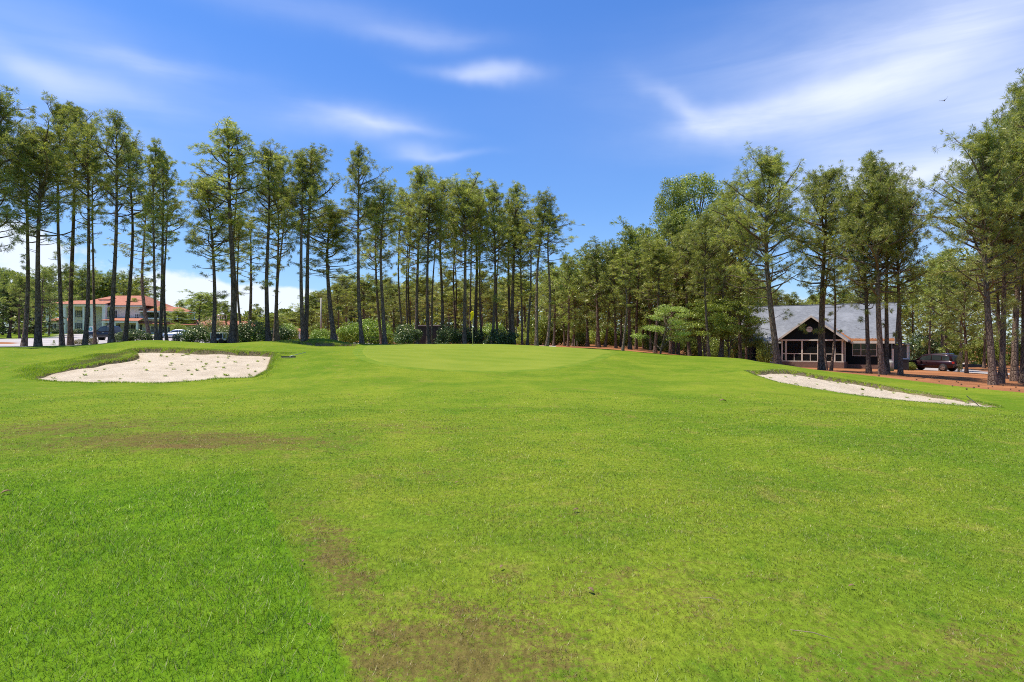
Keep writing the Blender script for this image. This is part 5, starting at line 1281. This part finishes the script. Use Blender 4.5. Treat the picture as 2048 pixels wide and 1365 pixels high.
    for sd in (-1, 1):
        MB().box(r_-.03, r_+.16, sd*(w*.80)-.11, sd*(w*.80)+.11, .78 if prof != 'sedan' else .66, 1.0 if prof != 'sedan' else .84).build('tail_light', M['lamp_red'], h, bevel=.03)
        MB().box(f_-.28, f_-.02, sd*(w*.72)-.16, sd*(w*.72)+.13, .62 if prof != 'sedan' else .52, .76 if prof != 'sedan' else .66).build('headlight', M['lamp_white'], h, bevel=.03)
        MB().box(.52*s, .72*s, sd*(w+.10)-.09, sd*(w+.10)+.09, 1.02, 1.17).build('mirror', M[paint], h, bevel=.03)
        for x in (-.95, .02): MB().box(x*s, x*s+.16, sd*(w+.012)-.012, sd*(w+.012)+.012, .93 if prof != 'sedan' else .82, .96 if prof != 'sedan' else .85).build('door_handle', M['chrome'], h)
        MB().box(-1.0*s, 1.02*s, sd*(w+.004)-.012, sd*(w+.004)+.012, .58, .62).build('side_moulding', M['chrome'] if prof == 'suv' else M['black'], h)
        if prof == 'suv': MB().tube([(-1.8*s, sd*.62, 1.74), (-1.7*s, sd*.62, 1.80), (.0, sd*.60, 1.84), (.12, sd*.60, 1.78)], .018, 6).build('roof_rail', M['chrome'], h)
    MB().box(r_-.05, r_+.02, -.26, .26, .60, .72).build('number_plate', M['white'], h)
    if lower: MB().box(-2.3*s, 2.1*s, -w-.006, w+.006, .40, .58).build('lower_panel', M[lower], h)
    return h
x, y = at(1864, 66.2); xf, yf = at(1824, 67.2); xr, yr = at(1890, 64.4)
hd = math.atan2(yf-yr, xf-xr); pt = -math.atan2(H(xf, yf)-H(xr, yr), math.hypot(xf-xr, yf-yr))
car('parked_car', (x, y, (H(xf, yf)+H(xr, yr))/2+.0), hd, 'maroon sport utility car parked on the drive beyond the dark house', 'car', 'maroon', 4.95, 1.95, 'suv', pt)
x, y = at(219, 76); car('pickup_truck', (x, y, EYE-(682-682.5)/F*76+.02), rad(178), 'black pickup truck parked on the pale drive before the white house', 'pickup truck', 'blackpaint', 5.0, 1.95, 'truck', 0, 'tan')
x, y = at(356, 92); car('parked_car', (x, y, EYE+(682.5-679)/F*92), rad(186), 'silver car parked before the white wing, half hidden by a dark shrub', 'car', 'silver', 4.6, 1.8, 'sedan')
def van():
    x, y = at(437, 45.6); z = EYE+(682.5-680)/F*45.6; z0 = H(x, y)
    h = empty('golf_cart', (x, y, z0), rad(185), label='small white golf cart peeping out between the dark shrubs', cat='golf cart')
    t = EYE+(682.5-666)/F*45.6-z0
    MB().box(-.45, .45, -.35, .35, t-.05, t).build('roof', M['whitepaint'], h, bevel=.02)
    MB().box(-.45, .45, -.36, .36, .25, t-.42).build('body', M['whitepaint'], h, bevel=.06)
    for sx in (-.42, .42):
        for sy in (-.32, .32): MB().box(sx-.02, sx+.02, sy-.02, sy+.02, t-.42, t-.05).build('roof_post', M['whitepaint'], h)
    MB().box(-.30, .30, -.2, .2, t-.41, t-.08).build('seat', M['black'], h, bevel=.03)
    for sx in (-.3, .3):
        for sy in (-.34, .34): MB().lathe([(.1, -.06), (.19, -.06), (.2, 0), (.19, .06), (.1, .06)], 18, (sx, sy, .2), 'y').build('wheel', M['tyre'], h, True)
van()

# ------------------------------------------------------------------ things by the dark house
def tank():
    x, y = at(1779.5, 55); z = H(x, y); k = 55/F; h = empty('gas_tank', (x, y, z), 0, label='stubby grey upright gas tank with green stains at the foot of the thick pine', cat='gas tank')
    def tb(g):
        P = opos(g); _, _, zz_ = g.xyz(P); n = g.noise(P, 3, 5)
        c = g.mix(g.ss(n, .4, .7), (.34, .33, .29), (.24, .18, .12)); return principled(g, g.mix(g.ss(g.m('ADD', zz_, g.m('MULTIPLY', n, .5)), .75, .35), c, (.10, .17, .07)), .6)
    r = 7.4*k; MB().lathe([(r*.9, 0), (r, .06), (r, .68), (r*.92, .80), (r*.65, .90), (r*.4, .93)], 28).build('body', mat('stained_tank_paint', tb), h, True)
    MB().lathe([(.15, .925), (.15, 1.04), (.135, 1.04), (.135, .93)], 20).build('collar', M['metal'], h); MB().lathe([(.04, .93), (.04, .99), (.07, .99), (.07, 1.01)], 12).build('valve', M['chrome'], h)
tank()
def bin_():
    x, y = at(1811, 60); z = H(x, y); h = empty('trash_bin', (x, y, z), rad(-30), label='dark wheeled bin standing behind the thick pine by the car bonnet', cat='bin')
    MB().slab([(-.26, -.28, .08), (.26, -.28, .08), (.26, .28, .08), (-.26, .28, .08)], (0, 0, .95)).build('body', M['rubber'], h, bevel=.03)
    MB().slab([(-.31, -.34, 1.035), (.31, -.34, 1.035), (.31, .33, 1.12), (-.31, .33, 1.12)], (0, 0, .05)).build('lid', simple('blue_black_plastic', (.02, .025, .05), .4), h, bevel=.015)
    for s in (-1, 1): MB().tube([(s*.22, .30, .1), (s*.29, .30, .1)], .10, 14).build('wheel', M['tyre'], h)
bin_()
def planter():
    x, y = at(1948, 80.5); z = H(x, y); h = empty('planter_box', (x, y, z), 0, label='low dark planter box under the bright green shrub', cat='planter'); 
    MB().box(-1.1, 1.0, -.02, .04, 0, .34).box(-1.1, 1.0, .9, .96, 0, .34).box(-1.1, -1.04, .04, .9, 0, .34).box(.94, 1.0, .04, .9, 0, .34).build('side_board', M['black'], h, bevel=.01)
    MB().box(-1.03, .93, .05, .89, .1, .28).build('soil_fill', M['soil'], h)
planter()
def stake(px, Y, top, label, w=.05):
    x, y = at(px, Y); z = H(x, y); t = EYE+(682.5-top)/F*Y-z
    m = MB().box(-w/2, w/2, -w/2, w/2, -.3, t-.04); n = len(m.v); m.slab([(-w/2, -w/2, t-.04), (w/2, -w/2, t-.04), (w/2, w/2, t-.04), (-w/2, w/2, t-.04)], (0, 0, .04))
    o = m.build('marker_stake', simple('weathered_stake', (.48, .45, .38), .8), None, label=label, cat='stake', bevel=.008); o.location = (x, y, z); return o
stake(1076.5, 50, 683, 'thin white stake beside the leaning pine at the green'); stake(1148.5, 62, 679, 'taller pale stake at the wood edge, left of the two'); stake(1154, 62, 683, 'shorter pale stake at the wood edge, right of the two')
def pole():
    x, y = at(642, 105); z = H(x, y); t = EYE+(682.5-596)/F*105-z; h = empty('utility_pole', (x, y, z), 0, label='pale wooden utility pole beyond the lime green shrubs', cat='pole')
    MB().tube([(0, 0, -.5), (0, 0, t)], [.15, .11], 10).build('mast', simple('pale_pole_wood', (.40, .36, .28), .8), h, True); MB().box(-.8, .8, -.06, .06, t-.6, t-.48).build('crossarm', simple('crossarm_wood', (.3, .26, .2), .8), h)
pole()
# soaring bird
def bird():
    Y = 150; x, _ = at(1889, Y); z = EYE+(682.5-202)/F*Y; h = empty('soaring_bird', (x, Y, z), 0, label='dark bird soaring with raised wings in the sky', cat='bird')
    fm = simple('dark_feathers', (.035, .028, .024), .8)
    b = MB(); prof = [(-.42, .03, 0), (-.28, .07, 0), (-.1, .10, 0), (.08, .10, .01), (.2, .06, .03), (.28, .035, .05), (.34, .035, .055), (.40, .012, .05)]
    b.tube([(p[0]*.9, 0, p[2]) for p in prof], [p[1] for p in prof], 10)
    for s in (-1, 1):
        pts = []; n = 7
        for i in range(n+1):
            t = i/n; pts.append((.13-.02*math.sin(t*3)-.16*t*t, s*(.05+.78*t), .05+.42*t**1.15, .34*(1-t)**.5*.75+.06))
        k = len(b.v)
        for xx, yy, zz_, c in pts: b.v += [(xx, yy, zz_), (xx-c*.5, yy, zz_+.02), (xx-c, yy-s*.02, zz_-.01), (xx-c*.5, yy, zz_-.015)]
        for i in range(n):
            for j in range(4): j2 = (j+1) % 4; b.f.append((k+i*4+j, k+i*4+j2, k+i*4+4+j2, k+i*4+4+j))
        b.f.append(tuple(k+n*4+j for j in range(4)))
        for j in range(4): tx, ty, tz, c = pts[-1]; b.slab([(tx-.03*j, ty, tz), (tx-.03*j-.025, ty, tz), (tx-.05*j-.06, ty+s*(.16-.02*j), tz+.09), (tx-.05*j-.045, ty+s*(.17-.02*j), tz+.09)], (0, 0, .006))
    b.slab([(-.3, -.05, 0), (-.3, .05, 0), (-.58, .12, .0), (-.58, -.12, .0)], (0, 0, .012)); b.build('feathers', fm, h, True)
    h.rotation_euler = (rad(-22), rad(8), rad(60))
bird()

# ------------------------------------------------------------------ small scattered things
def weeds():
    r = random.Random(8); protos = []
    for s in range(4):
        rr = np.random.default_rng(60+s); n = 46; a = rr.uniform(0, 6.28, n); d = rr.uniform(0, .10, n); l = rr.uniform(.06, .16, n); w = .012
        b = np.c_[np.cos(a)*d*.4, np.sin(a)*d*.4, np.full(n, -.01)]; t = b+np.c_[np.cos(a)*l*.9, np.sin(a)*l*.9, l*rr.uniform(.25, .8, n)]; sd_ = np.c_[-np.sin(a)*w, np.cos(a)*w, np.zeros(n)]; mid = (b+t)/2+[0, 0, .02]
        v = np.stack([b, mid+sd_, t, mid-sd_], 1).reshape(-1, 3); me = npmesh('weed_tuft', v, np.arange(4*n).reshape(-1, 4)); me.materials.append(M['weed']); protos.append(me)
    for P, cnt, sz, lb, gp in ((B_LEFT, 62, .85, 'small green weed tuft growing in the sand of the left bunker', 'weed tufts in the left bunker'), (B_RIGHT, 26, .8, 'small sparse weed tuft growing in the sand of the right bunker', 'weed tufts in the right bunker')):
        k = 0; tries = 0
        while k < cnt and tries < 5000:
            tries += 1; x = r.uniform(P[:, 0].min(), P[:, 0].max()); y = r.uniform(P[:, 1].min(), P[:, 1].max())
            d = float(sdist(P, np.array([x]), np.array([y]))[0])
            if d < .3: continue
            u = 1024+x/y*F
            if P is B_LEFT and r.random() > (.95 if 330 < u < 460 else .35): continue
            fr = float(bunker_depth(P, np.array([x]), np.array([y]), 0)[0]); ds = .10 if P is B_LEFT else .06
            z = float(hbase(np.array([x]), np.array([y]))[0])-.07-(ds-.05)*fr+.01
            o = link('weed_tuft', r.choice(protos)); o.location = (x, y, z); o.rotation_euler = (0, 0, r.uniform(0, 6)); q = sz*r.uniform(.4, 1.15); o.scale = (q, q, q*r.uniform(.7, 1.1)); tag(o, lb, 'weed', gp); k += 1
weeds()
def cone_mesh():
    m = MB(); n = 9
    m.lathe([(.006, 0), (.022, .01), (.034, .035), (.030, .06), (.016, .085), (.004, .095)], 10)
    for i in range(26):
        a = i*2.4; t = i/26; rr = .034*math.sin(.5+t*2.4); z = .008+.082*t; c, s = math.cos(a), math.sin(a)
        m.slab([(c*rr*.7-s*.008, s*rr*.7+c*.008, z), (c*rr*.7+s*.008, s*rr*.7-c*.008, z), (c*rr*1.45, s*rr*1.45, z+.012)], (0, 0, .003))
    return m
cm_ = cone_mesh().build('pine_cone', simple('brown_cone_scales', (.10, .06, .035), .8)); r = random.Random(12); first = True
spots = [(1925,771),(1912,765),(1935,781),(1950,778),(1977,779),(1955,774),(1918,767),(2022,781),(2032,777),(2005,773),(1985,776),(1880,766),(1862,758),(1905,774),(2040,784),(1760,754),(1835,761)]
for i, (px, py) in enumerate(spots):
    o = cm_ if first else cm_.copy()
    if not first: C.objects.link(o)
    first = False; x, y = hit(px, py, 20); o.location = (x, y, H(x, y)+.05); o.rotation_euler = (1.4, r.uniform(0, 3), r.uniform(0, 6)); q = r.uniform(.7, 1.15); o.scale = (q, q, q)
    tag(o, 'dark pine cone lying on the red pine straw at right', 'pine cone', 'pine cones on the red straw')
# fallen bits on the lawn
leafm = simple('dry_leaf', (.20, .115, .055), .8)
def leaf_obj(px, py, label, s=.05, a=0.0):
    x, y = hit(px, py, 2); v, f = [], []; n = 6
    for i in range(n+1):
        t = i/n; w = s*.42*math.sin(math.pi*min(.98, t*.94+.03)); z = .012+.25*s*math.sin(t*3)
        v += [(t*s*2-s, -w, z+w*.5), (t*s*2-s, 0, z), (t*s*2-s, w, z+w*.6)]
    for i in range(n): q = i*3; f += [(q, q+3, q+4, q+1), (q+1, q+4, q+5, q+2)]
    mb = MB(); mb.v = v; mb.f = f; o = mb.build('dry_leaf', leafm, None, True, label=label, cat='leaf'); sm = o.modifiers.new('s', 'SOLIDIFY'); sm.thickness = .0015
    o.location = (x, y, H(x, y)+.012); o.rotation_euler = (r.uniform(-.2, .2), r.uniform(-.2, .2), a)
leaf_obj(1704,1181, 'brown dry leaf lying alone in the near right lawn', .026, .1); leaf_obj(1003,1143, 'curled dry leaf in the near middle lawn', .022, 1.0); leaf_obj(1153,1028, 'pale dry leaf in the middle lawn', .034, .3)
leaf_obj(1446,805, 'dark leaf lump on the lawn left of the right bunker', .11, .2); leaf_obj(12,991, 'brown leaf at the left edge of the lush turf', .05, .8); leaf_obj(605,1132, 'brown leaf just right of the lush turf edge', .02, 1.9); leaf_obj(914,971, 'small black leaf on the lawn below the green', .026, .4)
leaf_obj(1181,1192, 'brown leaf right of the curled one on the near lawn', .03, 2.2); leaf_obj(617,1264, 'brown leaf in the thin brown turf at the lush edge', .018, 2.6)
for px, py, L_, a in ((1625,1280,.22,-.5), (1420,1215,.12,-.3)):
    x, y = hit(px, py, 2); o = MB().tube([(-L_/2, 0, .012), (0, .01, .018), (L_/2, 0, .010)], [.0018, .0025, .0012], 5).build('fallen_twig', simple('twig_bark', (.28, .2, .13), .8), None, True, label='pale pine needle twig lying in the lawn, %s' % ('nearer the bottom edge' if L_ > .2 else 'smaller one near the middle'), cat='twig'); o.location = (x, y, H(x, y)+.015); o.rotation_euler = (0, 0, a)
